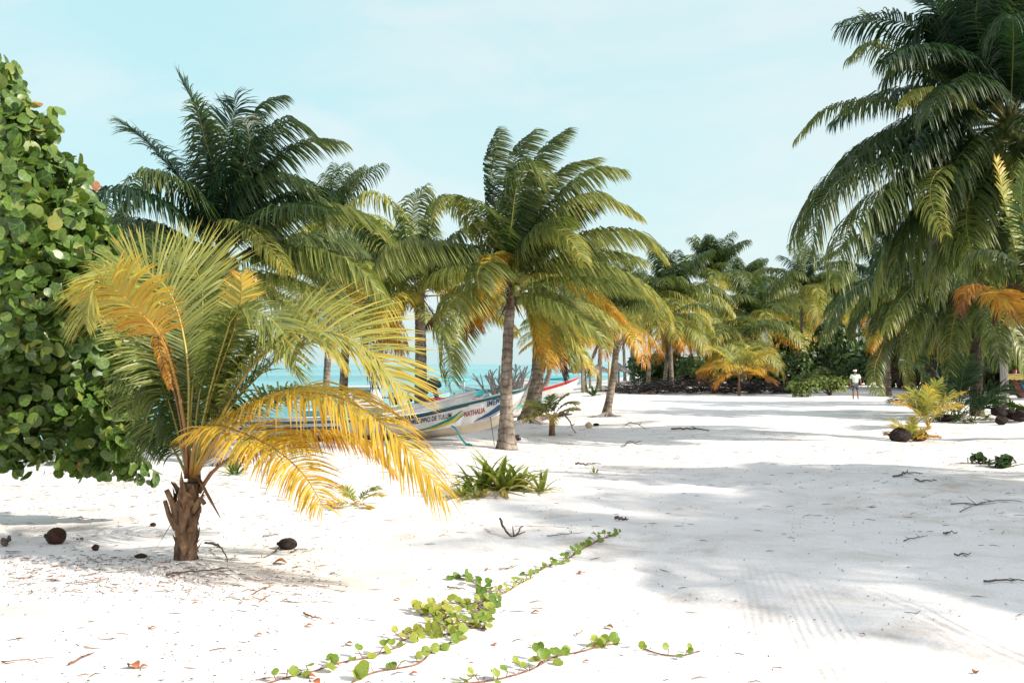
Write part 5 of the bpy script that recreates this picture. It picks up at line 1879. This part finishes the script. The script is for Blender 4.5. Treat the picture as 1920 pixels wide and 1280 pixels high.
for i, (px, Y) in enumerate([(1094, 68), (1126, 70), (1142, 74), (1155, 70), (1106, 84)]):
    b = np.array([PX(px, 720, Y)[0], Y, 0])
    b[2] = gz(b[0], b[1])
    mb = MB()
    mb.tube([b - [0, 0, .2], b + [0, 0, 1.1], b + [.03, 0, 2.1]], [.10, .09, .09], 8)
    tag(mb.build('wooden_post', M['wood_pale'], None, b), 'pale upright wooden post among the palms by the sunshades', 'post', 'pale posts by the sunshades')

# --- cut-back shrub with bare grey limbs behind the lettered boat
b = PX(947, 742, 30.0)
b[2] = float(gz(b[0], b[1])) - .05
q = np.random.RandomState(6)
mb = MB()
for i in range(26):
    a = q.uniform(0, 6.3)
    lean = q.uniform(.15, .75)
    d = np.array([math.cos(a) * lean, math.sin(a) * lean * .7, 1.0])
    l = q.uniform(1.2, 1.8)
    pts, _ = spline([b, b + d * l * .45 + [0, 0, .1], b + d * l * .8, b + d * l + q.normal(0, .05, 3)], 9)
    mb.tube(pts, np.linspace(.05, .024, 9), 7)
    for k in range(3):
        s = pts[q.randint(4, 8)]
        e = s + unit(d + q.normal(0, .5, 3)) * q.uniform(.25, .5)
        mb.tube([s, (s + e) / 2 + [0, 0, .03], e], [.022, .018, .014], 6)
tag(mb.build('pruned_shrub', simple('bare_grey_limbs', (.40, .37, .34), .85, .25, 14, .2, .3), None, b), 'leafless grey shrub with cut-back upright limbs behind the lettered boat', 'shrub')
# ------------------------------------------------------------------ brush heap under the grove
q = np.random.RandomState(15)
mb = MB()
for i in range(1500):
    px = q.uniform(1150, 1500)
    Y = 66 + (q.uniform(0, 1) - .5) * 8
    hmax = .95 * math.sin(PI * np.clip((px - 1140) / 372, 0, 1)) ** .5 * (1 - abs(Y - 66) / 6.0)
    p = PX(px, 700, Y)
    p[2] = float(gz(p[0], p[1])) + max(.03, q.uniform(0, 1) * max(hmax, .05))
    a = q.normal(0, .5) + (PI if q.uniform() < .5 else 0)
    l = q.uniform(.4, 1.7)
    d = np.array([math.cos(a), math.sin(a) * .7, q.normal(0, .18)]) * l
    if p[2] + d[2] < .03: d[2] = .03
    mid = p + d * .5 + [0, 0, q.uniform(.0, .12) * l]
    if q.uniform() < .4:
        mb.tube([p, mid, p + d], [.024, .02, .008], 5, 0)
    else:
        w = np.cross(unit(d), [0, 0, 1]) * q.uniform(.05, .14)
        mb.add([p - w * .3, p + w * .3, mid - w, mid + w, p + d - w * .1, p + d + w * .1], [(0, 1, 3, 2), (2, 3, 5, 4)], 0 if q.uniform() < .85 else 1)
tag(mb.build('brush_heap', [simple('dark_brush', (.035, .030, .030), .9, .5, 8, .2), M['dead_leaf_brown']], None, (0, 66, 0)), 'long dark heap of dead palm fronds and branches under the grove', 'brush heap', kind='stuff')

# seaweed wrack line along the shore
mb = MB()
for i in range(2600):
    y = q.uniform(18, 70) if q.uniform() < .8 else q.uniform(14, 120)
    s = abs(q.normal(1.6, .7)) + .3
    x = float(np.interp(y, SHY, SHX)) + s / .85
    l = q.uniform(.08, .32)
    a = q.uniform(0, 6.3)
    z = float(gz(x, y))
    d = np.array([math.cos(a), math.sin(a), q.uniform(0, .4)]) * l
    w = np.array([-math.sin(a), math.cos(a), 0]) * l * .35
    p = np.array([x, y, z + .01])
    mb.add([p - w, p + w, p + d + w * .6, p + d - w * .6], [(0, 1, 2, 3)], 0 if q.uniform() < .75 else 1)
tag(mb.build('seaweed', [simple('brown_seaweed', (.075, .045, .03), .8, .4, 9), M['dead_leaf_brown']], None, (-12, 30, 0)), 'dark brown seaweed wrack along the water line', 'seaweed', kind='stuff')

# fine litter on the sand: chips, needles and bits of frond
mb = MB()
QD = np.random.RandomState(99)
cnt = 0
zones = [(0, 900, 640, 1120, 700), (0, 1060, 520, 1280, 170), (380, 1010, 1000, 1280, 150), (620, 850, 1500, 1010, 200), (1480, 860, 1920, 1000, 170), (1480, 1000, 1920, 1180, 60),
         (640, 800, 1120, 900, 800), (1000, 780, 1920, 870, 800), (1000, 740, 1500, 800, 300), (1100, 840, 1920, 910, 260), (0, 880, 640, 960, 500), (0, 1040, 330, 1110, 420), (300, 1060, 600, 1130, 200), (1050, 1010, 1450, 1280, 70)]
for (x0, y0, x1, y1, n) in zones:
    for i in range(n):
        p = G(QD.uniform(x0, x1), QD.uniform(y0, y1))
        dist = p[1]
        a = QD.normal(0, .6)
        t = QD.uniform()
        l = (QD.uniform(.006, .022) if t < .75 else QD.uniform(.03, .16)) * (1 + max(0, dist - 12) * .03)
        w = (.0035 if t < .75 else .0016) * (1 + max(0, dist - 9) * .035) * QD.uniform(.7, 2)
        d = np.array([math.cos(a), math.sin(a), 0]) * l
        s = np.array([-math.sin(a), math.cos(a), 0]) * w
        z = np.array([0, 0, .006])
        bend = np.array([-d[1], d[0], 0]) * QD.normal(0, .18)
        P = [p, p + d * .5 + bend, p + d]
        for j in range(3):
            P[j][2] = float(gz(P[j][0], P[j][1])) + .006 + QD.uniform(0, .006)
        mb.add([P[0] - s, P[0] + s, P[1] - s, P[1] + s, P[2] - s * .4, P[2] + s * .4, P[1] + z * 1.2, P[0] + z * .8], [(0, 2, 6, 7), (1, 7, 6, 3), (2, 4, 6), (3, 6, 5), (4, 5, 6)], 0 if QD.uniform() < .72 else 1)
tag(mb.build('sand_litter', [M['twig'], M['twig_red']], None, (0, 8, 0)), 'fine dark chips and bits of dry frond scattered on the sand', 'litter', kind='stuff')


# ------------------------------------------------------------------ twigs one can tell apart
def twig(label, pts, r, mat='twig', lift=.01, fork=None, group=None, raise_=None):
    P = np.array([G(*p) for p in pts])
    R, L = spline(P, 12)
    R[:, 2] = gz(R[:, 0], R[:, 1]) + lift + r
    if raise_:
        for k, h in enumerate(np.interp(np.linspace(0, 1, 12), np.linspace(0, 1, len(raise_)), raise_)):
            R[k, 2] += h
    mb = MB()
    qq = np.random.RandomState(int(pts[0][0]))
    R += qq.normal(0, r * .5, R.shape)
    mb.tube(R, np.linspace(r, r * .45, 12), 6)
    for k in range(2):
        i = qq.randint(3, 10)
        d = unit(np.array([qq.normal(), qq.normal(), .25])) * L * .14
        mb.tube([R[i], R[i] + d * .6, R[i] + d], [r * .6, r * .45, r * .3], 5)
    o = mb.build('twig', M[mat], None, R[0])
    return tag(o, label, 'twig', group)


twig('thick V-shaped dark stick lying on the shaded sand below the strap-leaf clump', [(938, 992), (950, 1004), (962, 1009), (980, 998)], .016, raise_=[.11, .03, 0, .06])
twig('curved dark root arching from the foot of the young golden palm', [(384, 1024), (405, 1028), (420, 1042), (428, 1052)], .011, raise_=[.02, .05, .03, 0])
twig('long straight brown stick lying just below the young golden palm', [(312, 1078), (350, 1074), (395, 1070), (430, 1067)], .010)
twig('short dark stick in the shade at the left edge by the brown coconut', [(0, 1024), (10, 1018), (20, 1014)], .03)
twig('thin twig with a side shoot running left from the striped coconut', [(522, 1028), (505, 1042), (488, 1046), (466, 1046)], .007)
twig('thin dark stick above the striped coconut', [(493, 1007), (506, 1004), (522, 1003)], .008)
twig('short dark stick right below the striped coconut', [(545, 1036), (560, 1031), (575, 1030)], .008)
twig('dark flat stick on the shaded sand above the vine tip', [(1155, 975), (1165, 974), (1176, 975)], .02)
twig('long thin twig lying left of the vine tip', [(1025, 1005), (1060, 1002), (1094, 999)], .006)
twig('long thin straw lying across the shade above the V-shaped stick', [(965, 986), (1020, 988), (1080, 991)], .004)
twig('short thick stick on the sand left of the dark vine shoot', [(838, 1102), (855, 1103), (872, 1105)], .008)
twig('slim stick above the dark vine shoot', [(935, 1068), (952, 1065), (970, 1061)], .006)
twig('branched dark twig on the shaded road sand at the right', [(1676, 895), (1690, 892), (1705, 887), (1730, 891)], .016)
twig('dark twig with a short fork right of the branched one', [(1715, 900), (1735, 904), (1756, 902)], .014)
twig('thin arched twig on the shaded sand near the right edge', [(1782, 946), (1840, 945), (1880, 938), (1919, 942)], .009)
twig('thin pale straw crossing the arched twig near the right edge', [(1800, 960), (1830, 948), (1870, 944)], .006)
twig('dark twig lying at the right edge at the end of the big shade', [(1845, 1092), (1875, 1089), (1919, 1089)], .011)
twig('thin straight twig in the big shade on the right', [(1695, 1014), (1715, 1009), (1740, 1004)], .007)
twig('short thick dark twig in the big shade on the right', [(1770, 1002), (1783, 999), (1795, 1000)], .012)
twig('slim dark twig lying flat left of the right-hand end of the big shade', [(1790, 1041), (1805, 1040), (1820, 1040)], .009)
twig('thin brown straw at the left edge near the bottom', [(0, 1240), (50, 1236), (106, 1231)], .004, 'twig_red')
twig('reddish bent twig at the lower left', [(130, 1244), (150, 1234), (176, 1224)], .008, 'twig_red')
twig('reddish curved twig on the sand right of the long brown stick', [(478, 1112), (490, 1104), (512, 1097)], .006, 'twig_red')
twig('thin loop of dry twig at the end of the reddish curved one', [(487, 1128), (500, 1118), (518, 1114)], .004, 'twig_red')
twig('dry reddish stick pointing to a fallen leaf left of the vine patch', [(572, 1150), (585, 1156), (602, 1162)], .008, 'twig_red')
twig('dark log-like branch on the sand right of the strap-leaf clump', [(1078, 870), (1095, 872), (1125, 871)], .02)
twig('pronged dark stub of frond lying on the sand right of the centre palm', [(1170, 838), (1180, 832), (1205, 836)], .018, raise_=[0, .05, 0])
twig('dry pronged frond piece on the sand below the slim leaning palm', [(1172, 800), (1186, 798), (1210, 804)], .018, raise_=[.04, .08, 0])
twig('brown fallen branch behind the small young palm', [(1000, 790), (1030, 786), (1066, 781)], .10)
twig('dark plank-like driftwood lying behind the small young palm', [(1006, 776), (1025, 775)], .06)
twig('long dark stick lying flat in the middle of the sandy road', [(1260, 806), (1290, 806), (1330, 808)], .03)
twig('short dark stick at the foot of the centre palm', [(968, 820), (976, 822)], .05)
twig('curved dead frond stalk standing bent over beside the small young palm', [(1048, 812), (1060, 813), (1078, 815)], .035, 'wood_grey', raise_=[.5, .56, .5, .32, .02])

# ------------------------------------------------------------------ fallen leaves
def fallen_leaf(label, px, py, l, mat, seed, group='fallen leaves on the sand', curl=.32):
    qq = np.random.RandomState(seed)
    p = G(px, py)
    a = qq.normal(0, .5)
    d = np.array([math.cos(a), math.sin(a), 0])
    s = np.array([-math.sin(a), math.cos(a), 0])
    mb = MB()
    V, fs = [], []
    nu, nv = 7, 5
    for i in range(nu):
        t = i / (nu - 1)
        w = l * .40 * math.sin(PI * (.06 + .9 * t)) ** .7
        for j in range(nv):
            v = (j / (nv - 1) - .5) * 2
            h = l * (curl * .5 * v * v * math.sin(PI * t) + .16 * math.sin(PI * t) + .008 * qq.normal())
            V.append(p + d * (t - .5) * l + s * v * w + np.array([0, 0, .008 + h]))
    for i in range(nu - 1):
        for j in range(nv - 1):
            fs.append((i * nv + j, (i + 1) * nv + j, (i + 1) * nv + j + 1, i * nv + j + 1))
    mb.add(V, fs)
    mb.tube([p - d * l * .48 + [0, 0, .01], p - d * l * .66 + [0, 0, .02]], .0025, 4)
    tag(mb.build('fallen_leaf', M[mat], None, p), label, 'leaf', group)


big = [(250, 1247, .095, 'dead_leaf', 'curled pink-red dead leaf, the largest, lying alone at the lower left'), (270, 1248, .05, 'dead_leaf', 'small red leaf scrap touching the large pink-red dead leaf'),
       (1090, 1074, .075, 'dead_leaf', 'dark red dead leaf lying below the long dark vine runner'), (906, 1178, .05, 'dead_leaf', 'bright orange-red dead leaf at the right of the small vine patch'),
       (915, 1068, .06, 'dead_leaf', 'narrow orange dead leaf in the shade above the dark vine shoot'), (525, 1055, .13, 'dead_leaf_brown', 'long brown curled leaf on the sand below the striped coconut'),
       (149, 972, .09, 'dead_leaf_brown', 'small orange-brown leaf on the sunlit sand above the brown coconut'), (150, 1012, .08, 'dead_leaf_brown', 'brown leaf in the shade right of the brown coconut'),
       (286, 1176, .05, 'dead_leaf', 'small orange leaf in the middle of the lower left sand'), (486, 1189, .05, 'dead_leaf', 'small red leaf left of the vine runner near the bottom'),
       (580, 1172, .055, 'dead_leaf', 'pink dead leaf below the dry reddish stick'), (624, 1074, .045, 'dead_leaf_brown', 'small tan leaf right of the long curled brown one'),
       (745, 1123, .045, 'dead_leaf', 'small red leaf left of the densest vine patch'), (625, 1246, .08, 'dead_leaf', 'dark red dead leaf among the lower left vine leaves'),
       (583, 1267, .06, 'dead_leaf', 'pinkish leaf right above the bottom edge left of the vine'), (590, 1278, .08, 'dead_leaf', 'red leaf cut by the bottom edge'),
       (777, 1261, .05, 'dead_leaf', 'red leaf below the short vine with large leaves'), (930, 1207, .045, 'dead_leaf', 'small dark red leaf left of the runner with paired leaves'),
       (998, 1210, .045, 'dead_leaf', 'small pink leaf just above the runner with paired leaves'), (1005, 1147, .065, 'dead_leaf', 'flat pink-orange leaf on the bare sand right of the small vine patch'),
       (1142, 1175, .07, 'dead_leaf_brown', 'brown broken leaf above the leafy tuft of the runner'), (655, 1205, .05, 'dead_leaf_brown', 'brown leaf above the left vine runner'),
       (1618, 1188, .04, 'dead_leaf', 'tiny red leaf on the sunlit tyre track at right'), (1100, 1238, .04, 'dead_leaf', 'thin pink leaf under the leafy tuft in the lower middle'),
       (930, 1130, .06, 'dead_leaf', 'red leaf under the dark vine shoot'), (1830, 1258, .06, 'dead_leaf_brown', 'dry brown leaf near the lower right corner')]
for i, (px, py, l, mat, lab) in enumerate(big):
    fallen_leaf(lab, px, py, l, mat, 300 + i)

# ------------------------------------------------------------------ coconuts and husks on the ground
def nut(label, px, py, r, mat, seed, squash=(1, 1, 1), rough=.05, name='coconut', cat='coconut'):
    p = G(px, py)
    R = np.array(squash) * r
    mb = MB()
    mb.blob(p + [0, 0, R[2] * .82], R, 0, seed, rough, 18, 12)
    mb.tube([p + [-R[0] * .9, -R[1] * .15, R[2] * .9], p + [-R[0] * 1.1, -R[1] * .2, R[2] * .95]], [R[2] * .3, R[2] * .22], 8)
    return tag(mb.build(name, M[mat], None, p), label, cat)


M['husk_dark'] = simple('dark_husk', (.028, .020, .018), .9, .7, 30, .15, .8, stretch=(.4, 1, 1))
nut('round dark brown coconut lying in the shade at the left', 105, 1017, .105, 'coconut_brown', 1, (1, .95, .88))
nut('oval striped dark coconut husk lying right of the young golden palm', 539, 1027, .10, 'husk_dark', 2, (1, .8, .62))
nut('small brown nut on the sunlit sand left of the young golden palm', 287, 985, .035, 'coconut_brown', 3, (1, .8, .7))
nut('tiny dark nut in the shade right of the brown coconut', 179, 1030, .035, 'coconut_brown', 4)
nut('dark half shell on the shaded sand left of the young golden palm', 264, 1044, .05, 'coconut_brown', 5, (1.2, .8, .5))
nut('pale small coconut on the sand right of the curved dead stalk', 1104, 802, .10, 'wood_pale', 6)
nut('small dark husk on the sand right of the pale coconut', 1118, 798, .07, 'husk_dark', 16, (1.4, 1, .7))
nut('left one of two large dark husks with seedlings between them', 1688, 828, .26, 'husk_dark', 7, (1, .8, .72), .10, 'coconut_husk', 'husk')
nut('right one of two large dark husks with seedlings between them', 1722, 826, .24, 'husk_dark', 8, (1.05, .8, .62), .12, 'coconut_husk', 'husk')
nut('dark stump-like husk behind the low dark palm plant', 1775, 790, .22, 'husk_dark', 18, (1.6, 1, .6), .14, 'coconut_husk', 'husk')
qh = np.random.RandomState(55)
for i in range(16):
    px, py = qh.uniform(1872, 1935), qh.uniform(782, 796)
    p = G(px, py)
    r = qh.uniform(.13, .22)
    mb = MB()
    mb.blob(p + [0, 0, r * .5 + (qh.uniform(0, .28))], (r * 1.25, r, r * .75), 0, 70 + i, .14)
    tag(mb.build('coconut_husk', M['husk_dark'], None, p), 'dark husk in the heap under the broad-leaved plant at the right edge', 'husk', 'husks heaped at the right edge')

# bleached sand-coloured mound of debris seen under the sea grape
mb = MB()
pm = G(160, 888)
for i in range(240):
    a, rr = qh.uniform(0, 6.3), abs(qh.normal(0, .28))
    p = pm + np.array([math.cos(a) * rr, math.sin(a) * rr * .8, 0])
    p[2] = float(gz(p[0], p[1])) + .15 * math.exp(-(rr / .3) ** 2) * qh.uniform(.3, 1)
    d = unit(qh.normal(0, 1, 3) * [1, 1, .3]) * qh.uniform(.06, .2)
    w = np.cross(unit(d), [0, 0, 1]) * .012
    mb.add([p - w, p + w, p + d + w, p + d - w], [(0, 1, 2, 3)])
tag(mb.build('root_mound', M['husk_dark'], None, pm), 'dark mound of roots and litter on the sand under the sea grape tree', 'root mound', kind='stuff')
# exposed roots at the feet of two palms
for (px, py, R, lab) in [(993, 793, .95, 'mat of pale exposed roots round the swollen palm foot'), (1137, 781, .75, 'thin roots spreading on the sand from the slim leaning palm'), (412, 872, .5, 'root fringe at the foot of the dark left palm')]:
    c = G(px, py)
    mb = MB()
    for i in range(60):
        a = qh.uniform(0, 6.3)
        l = R * qh.uniform(.4, 1.0)
        P = [c + np.array([math.cos(a), math.sin(a), 0]) * l * t + qh.normal(0, .03, 3) * [1, 1, 0] for t in (.12, .5, 1)]
        for k, pp in enumerate(P):
            pp[2] = float(gz(pp[0], pp[1])) + (.14, .04, .0)[k]
        mb.tube(P, [.022, .016, .008], 5)
    tag(mb.build('root_mat', M['wood_grey'], None, c), lab, 'roots', kind='stuff')

# ------------------------------------------------------------------ rustic post with roof poles, and kayaks, at the right
bp = G(1884, 764)
root = thing('thatched_shelter', bp, 'rustic shelter with a grey post and bare roof poles under ragged thatch at the right', 'shelter')
zt = PX(1884, 638, bp[1])[2]
mb = MB()
mb.tube(spline([bp - [0, 0, .2], bp + [0, 0, 1], bp + [-.02, 0, 2], [bp[0], bp[1], zt]], 10)[0], np.linspace(.19, .15, 10), 10)
mb.build('post', M['wood_grey'], root)
for (a, b, r) in [((1858, 657), (1912, 640), .05), ((1860, 655), (1895, 612), .06), ((1884, 640), (1925, 676), .045), ((1870, 650), (1918, 636), .035)]:
    mb = MB()
    mb.tube(spline([PX(*a, bp[1] - .25), PX(*b, bp[1] + .2)], 5)[0] if False else [PX(*a, bp[1] - .25), PX(*b, bp[1] + .2)], r, 7)
    mb.build('roof_pole', M['wood_pale'] if r > .05 else M['wood_grey'], root)
mb = MB()
for i in range(420):
    px, py = qh.uniform(1852, 1985), qh.uniform(585, 655)
    if py > 655 - (px - 1850) * .9 and px < 1900 and py < 655 - (px - 1850) * 1.3: continue
    if px < 1850 + (655 - py) * .9: continue
    p = PX(px, py, bp[1] + qh.uniform(.1, 1.6))
    d = np.array([-.35, -.2, -.5]) * qh.uniform(.5, 1.1) + qh.normal(0, .1, 3)
    w = np.array([.03, .03, 0])
    mb.add([p - w, p + w, p + d + w * .4, p + d - w * .4], [(0, 1, 2, 3)], 0)
mb.build('thatch', M['thatch'], root, smooth=False)


def kayak(label, c, L, az, tilt, mat, roll=0):
    R = np.array(Matrix.Rotation(az, 3, 'Z') @ Matrix.Rotation(-tilt, 3, 'Y') @ Matrix.Rotation(roll, 3, 'X'))
    mb = MB()
    n, k = 15, 10
    V = []
    for i in range(n):
        t = i / (n - 1) * 2 - 1
        r = (1 - abs(t) ** 2.4) ** .8 + .02
        for j in range(k):
            a = 2 * PI * j / k
            V.append((t * L / 2, .36 * r * math.cos(a), .17 * (.35 + .65 * r) * math.sin(a) + .16 * abs(t) ** 3 + (-.06 * (1 - t * t) if math.sin(a) > .7 and abs(t) < .3 else 0)))
    fs = [(i * k + j, i * k + (j + 1) % k, (i + 1) * k + (j + 1) % k, (i + 1) * k + j) for i in range(n - 1) for j in range(k)] + [tuple(range(k - 1, -1, -1)), tuple((n - 1) * k + j for j in range(k))]
    c = np.array(c, float)
    mb.add(np.array(V) @ R.T + c, fs)
    tag(mb.build('kayak', M[mat], None, c), label, 'kayak', 'kayaks stored at the right edge')


M['kayak_yellow'] = paint('pale_yellow_plastic', (.55, .42, .12), .4, .1)
M['kayak_red'] = paint('red_plastic', (.32, .02, .03), .4, .1)
M['kayak_blue'] = paint('blue_plastic', (.02, .16, .36), .4, .1)
Yk = bp[1] + 3
kayak('pale yellow kayak lying across the other two at the right edge', PX(1925, 705, Yk), 2.6, .25, .08, 'kayak_yellow')
kayak('red kayak leaning upright under the yellow one', PX(1911, 722, Yk + .6), 1.5, -.3, -1.15, 'kayak_red', .4)
kayak('blue kayak leaning upright under the yellow one', PX(1922, 722, Yk + .5), 1.6, -.3, -1.15, 'kayak_blue', .4)

# ------------------------------------------------------------------ the man on the road
def skin_obj(name, verts, edges, radii, mat, parent, sub=2, rootv=0):
    me = bpy.data.meshes.new(name)
    me.from_pydata([tuple(map(float, v)) for v in verts], edges, [])
    o = bpy.data.objects.new(name, me)
    COL.objects.link(o)
    o.parent = parent
    me.materials.append(mat)
    sm = o.modifiers.new('skin', 'SKIN')
    lay = me.skin_vertices[0] if len(me.skin_vertices) else None
    if lay is None:
        bmx = bmesh.new()
        bmx.from_mesh(me)
        bmx.verts.layers.skin.verify()
        bmx.to_mesh(me)
        bmx.free()
        lay = me.skin_vertices[0]
    for i, r in enumerate(radii):
        lay.data[i].radius = (r, r) if not isinstance(r, tuple) else r
        lay.data[i].use_root = (i == rootv)
    sm.use_smooth_shade = True
    ss = o.modifiers.new('subsurf', 'SUBSURF')
    ss.levels = ss.render_levels = sub
    return o


bm = G(1604, 749)
man = thing('person', bm, 'man in a white cap, pale T-shirt and dark patterned shorts walking on the sandy road', 'person')
k = 1.62 / 1.75
man.scale = (k, k, k)
man.rotation_euler = (0, 0, math.radians(-8))
M['skin'] = simple('tanned_skin', (.26, .125, .075), .55, .12, 6, .3)
M['shirt'] = simple('pale_green_shirt', (.62, .74, .60), .9, .08, 5, .1, .15)
M['cap'] = simple('white_cap', (.80, .80, .79), .8, .05, 5)
M['hair'] = simple('dark_hair', (.015, .012, .011), .6, .3, 30)


def shorts_mat():
    m, nt, out = new_mat('patterned_shorts')
    b = nd(nt, 'ShaderNodeBsdfPrincipled', Roughness=.9)
    tc = nd(nt, 'ShaderNodeTexCoord')
    v = nd(nt, 'ShaderNodeTexVoronoi', Scale=11.0)
    nt.links.new(tc.outputs['Object'], v.inputs['Vector'])
    r = ramp(nt, [(.3, (.30, .30, .31)), (.42, (.05, .045, .055))], v.outputs['Distance'])
    nt.links.new(r.outputs[0], b.inputs['Base Color'])
    nt.links.new(b.outputs[0], out.inputs['Surface'])
    return m


M['shorts'] = shorts_mat()
# figure faces -Y (towards the viewer); left/right as seen in the picture
V = [(0, 0, .94), (0, .01, 1.08), (0, .01, 1.24), (0, .0, 1.40), (0, -.005, 1.49), (-.01, -.02, 1.555), (-.015, -.02, 1.64), (-.015, -.01, 1.70),           # 0-7 spine, head
     (-.10, 0, .89), (-.125, -.03, .50), (-.12, .02, .10), (-.13, -.12, .035),                        # 8-11 left leg
     (.10, 0, .89), (.125, -.08, .50), (.13, -.06, .10), (.14, -.20, .035),                            # 12-15 right leg
     (-.20, 0, 1.40), (-.27, .02, 1.12), (-.28, -.06, .88), (-.28, -.075, .82),                       # 16-19 left arm
     (.20, 0, 1.40), (.29, .04, 1.13), (.31, -.03, .89), (.31, -.045, .83)]                            # 20-23 right arm
E = [(0, 1), (1, 2), (2, 3), (3, 4), (4, 5), (5, 6), (6, 7), (0, 8), (8, 9), (9, 10), (10, 11), (0, 12), (12, 13), (13, 14), (14, 15), (3, 16), (16, 17), (17, 18), (18, 19), (3, 20), (20, 21), (21, 22), (22, 23)]
Rr = [(.15, .12), (.15, .13), (.16, .12), (.13, .10), .055, (.07, .08), (.08, .095), (.055, .065), .095, .062, .042, .035, .095, .062, .042, .035, .062, .047, .034, .030, .062, .047, .034, .030]
for (w, sx) in ((19, -1), (23, 1)):                                     # fingers and thumb
    b = np.array(V[w])
    for f in range(4):
        i = len(V)
        x = sx * .004
        y = -.032 + .018 * f
        ln = (.075, .085, .082, .064)[f]
        V += [tuple(b + [x, y + .01, -.05]), tuple(b + [x - sx * .008, y + .006, -.05 - ln * .5]), tuple(b + [x - sx * .026, y + .004, -.05 - ln])]
        E += [(w, i), (i, i + 1), (i + 1, i + 2)]
        Rr += [.010, .009, .007]
    i = len(V)
    V += [tuple(b + [-sx * .012, -.04, -.02]), tuple(b + [-sx * .018, -.058, -.06])]
    E += [(w, i), (i, i + 1)]
    Rr += [.011, .009]
skin_obj('body', V, E, Rr, M['skin'], man, 2)
skin_obj('shirt', [(0, 0, .90), (0, .01, 1.08), (0, .01, 1.24), (0, 0, 1.38), (0, 0, 1.45), (-.20, 0, 1.40), (-.255, .015, 1.20), (.20, 0, 1.40), (.265, .03, 1.20)],
         [(0, 1), (1, 2), (2, 3), (3, 4), (3, 5), (5, 6), (3, 7), (7, 8)], [(.185, .155), (.185, .16), (.19, .15), (.155, .125), (.085, .085), .085, .082, .085, .082], M['shirt'], man)
skin_obj('shorts', [(0, 0, .93), (-.10, 0, .86), (-.125, -.02, .60), (-.127, -.025, .50), (.10, 0, .86), (.122, -.055, .60), (.125, -.07, .50)], [(0, 1), (1, 2), (2, 3), (0, 4), (4, 5), (5, 6)],
         [(.17, .14), .115, .105, .105, .115, .105, .105], M['shorts'], man)


def local(mb, name, mat, parent=man):
    me = mb.mesh(name, [mat])
    o = bpy.data.objects.new(name, me)
    COL.objects.link(o)
    o.parent = parent
    return o


mb = MB()
mb.blob((-.015, .005, 1.685), (.098, .112, .075), 0, 1, .01, 16, 10)
local(mb, 'hair', M['hair'])
mb = MB()
V = []
for i in range(9):                                                       # cap crown band + visor
    a = PI * i / 8
    for z, r in ((1.655, .108), (1.73, .098)):
        V.append((-.015 + r * math.cos(a) * .98, -.005 - r * math.sin(a) * 1.12, z))
mb.add(V, [(2 * i, 2 * i + 2, 2 * i + 3, 2 * i + 1) for i in range(8)])
V = []
for i in range(9):
    a = PI * i / 8
    V += [(-.015 + .106 * math.cos(a), -.005 - .119 * math.sin(a), 1.664), (-.045 + .125 * math.cos(a), -.02 - .215 * math.sin(a), 1.645)]
mb.add(V, [(2 * i, 2 * i + 1, 2 * i + 3, 2 * i + 2) for i in range(8)])
local(mb, 'cap', M['cap'])
for sx in (-1, 1):
    mb = MB()
    mb.blob((-.025 + sx * .032, -.108, 1.618), .011, 0, 1, 0, 8, 6)
    local(mb, 'eye', M['hair'])
    mb = MB()
    mb.blob((-.015 + sx * .083, -.01, 1.61), (.012, .024, .034), 0, 1, 0, 8, 6)
    local(mb, 'ear', M['skin'])
mb = MB()
mb.add([(-.045, -.10, 1.585), (-.005, -.10, 1.585), (-.025, -.10, 1.625), (-.028, -.135, 1.588)], [(0, 1, 3), (1, 2, 3), (2, 0, 3)])
local(mb, 'nose', M['skin'])
mb = MB()
mb.blob((-.022, -.098, 1.558), (.026, .012, .007), 0, 1, 0, 10, 6)
local(mb, 'mouth', M['kayak_red'])
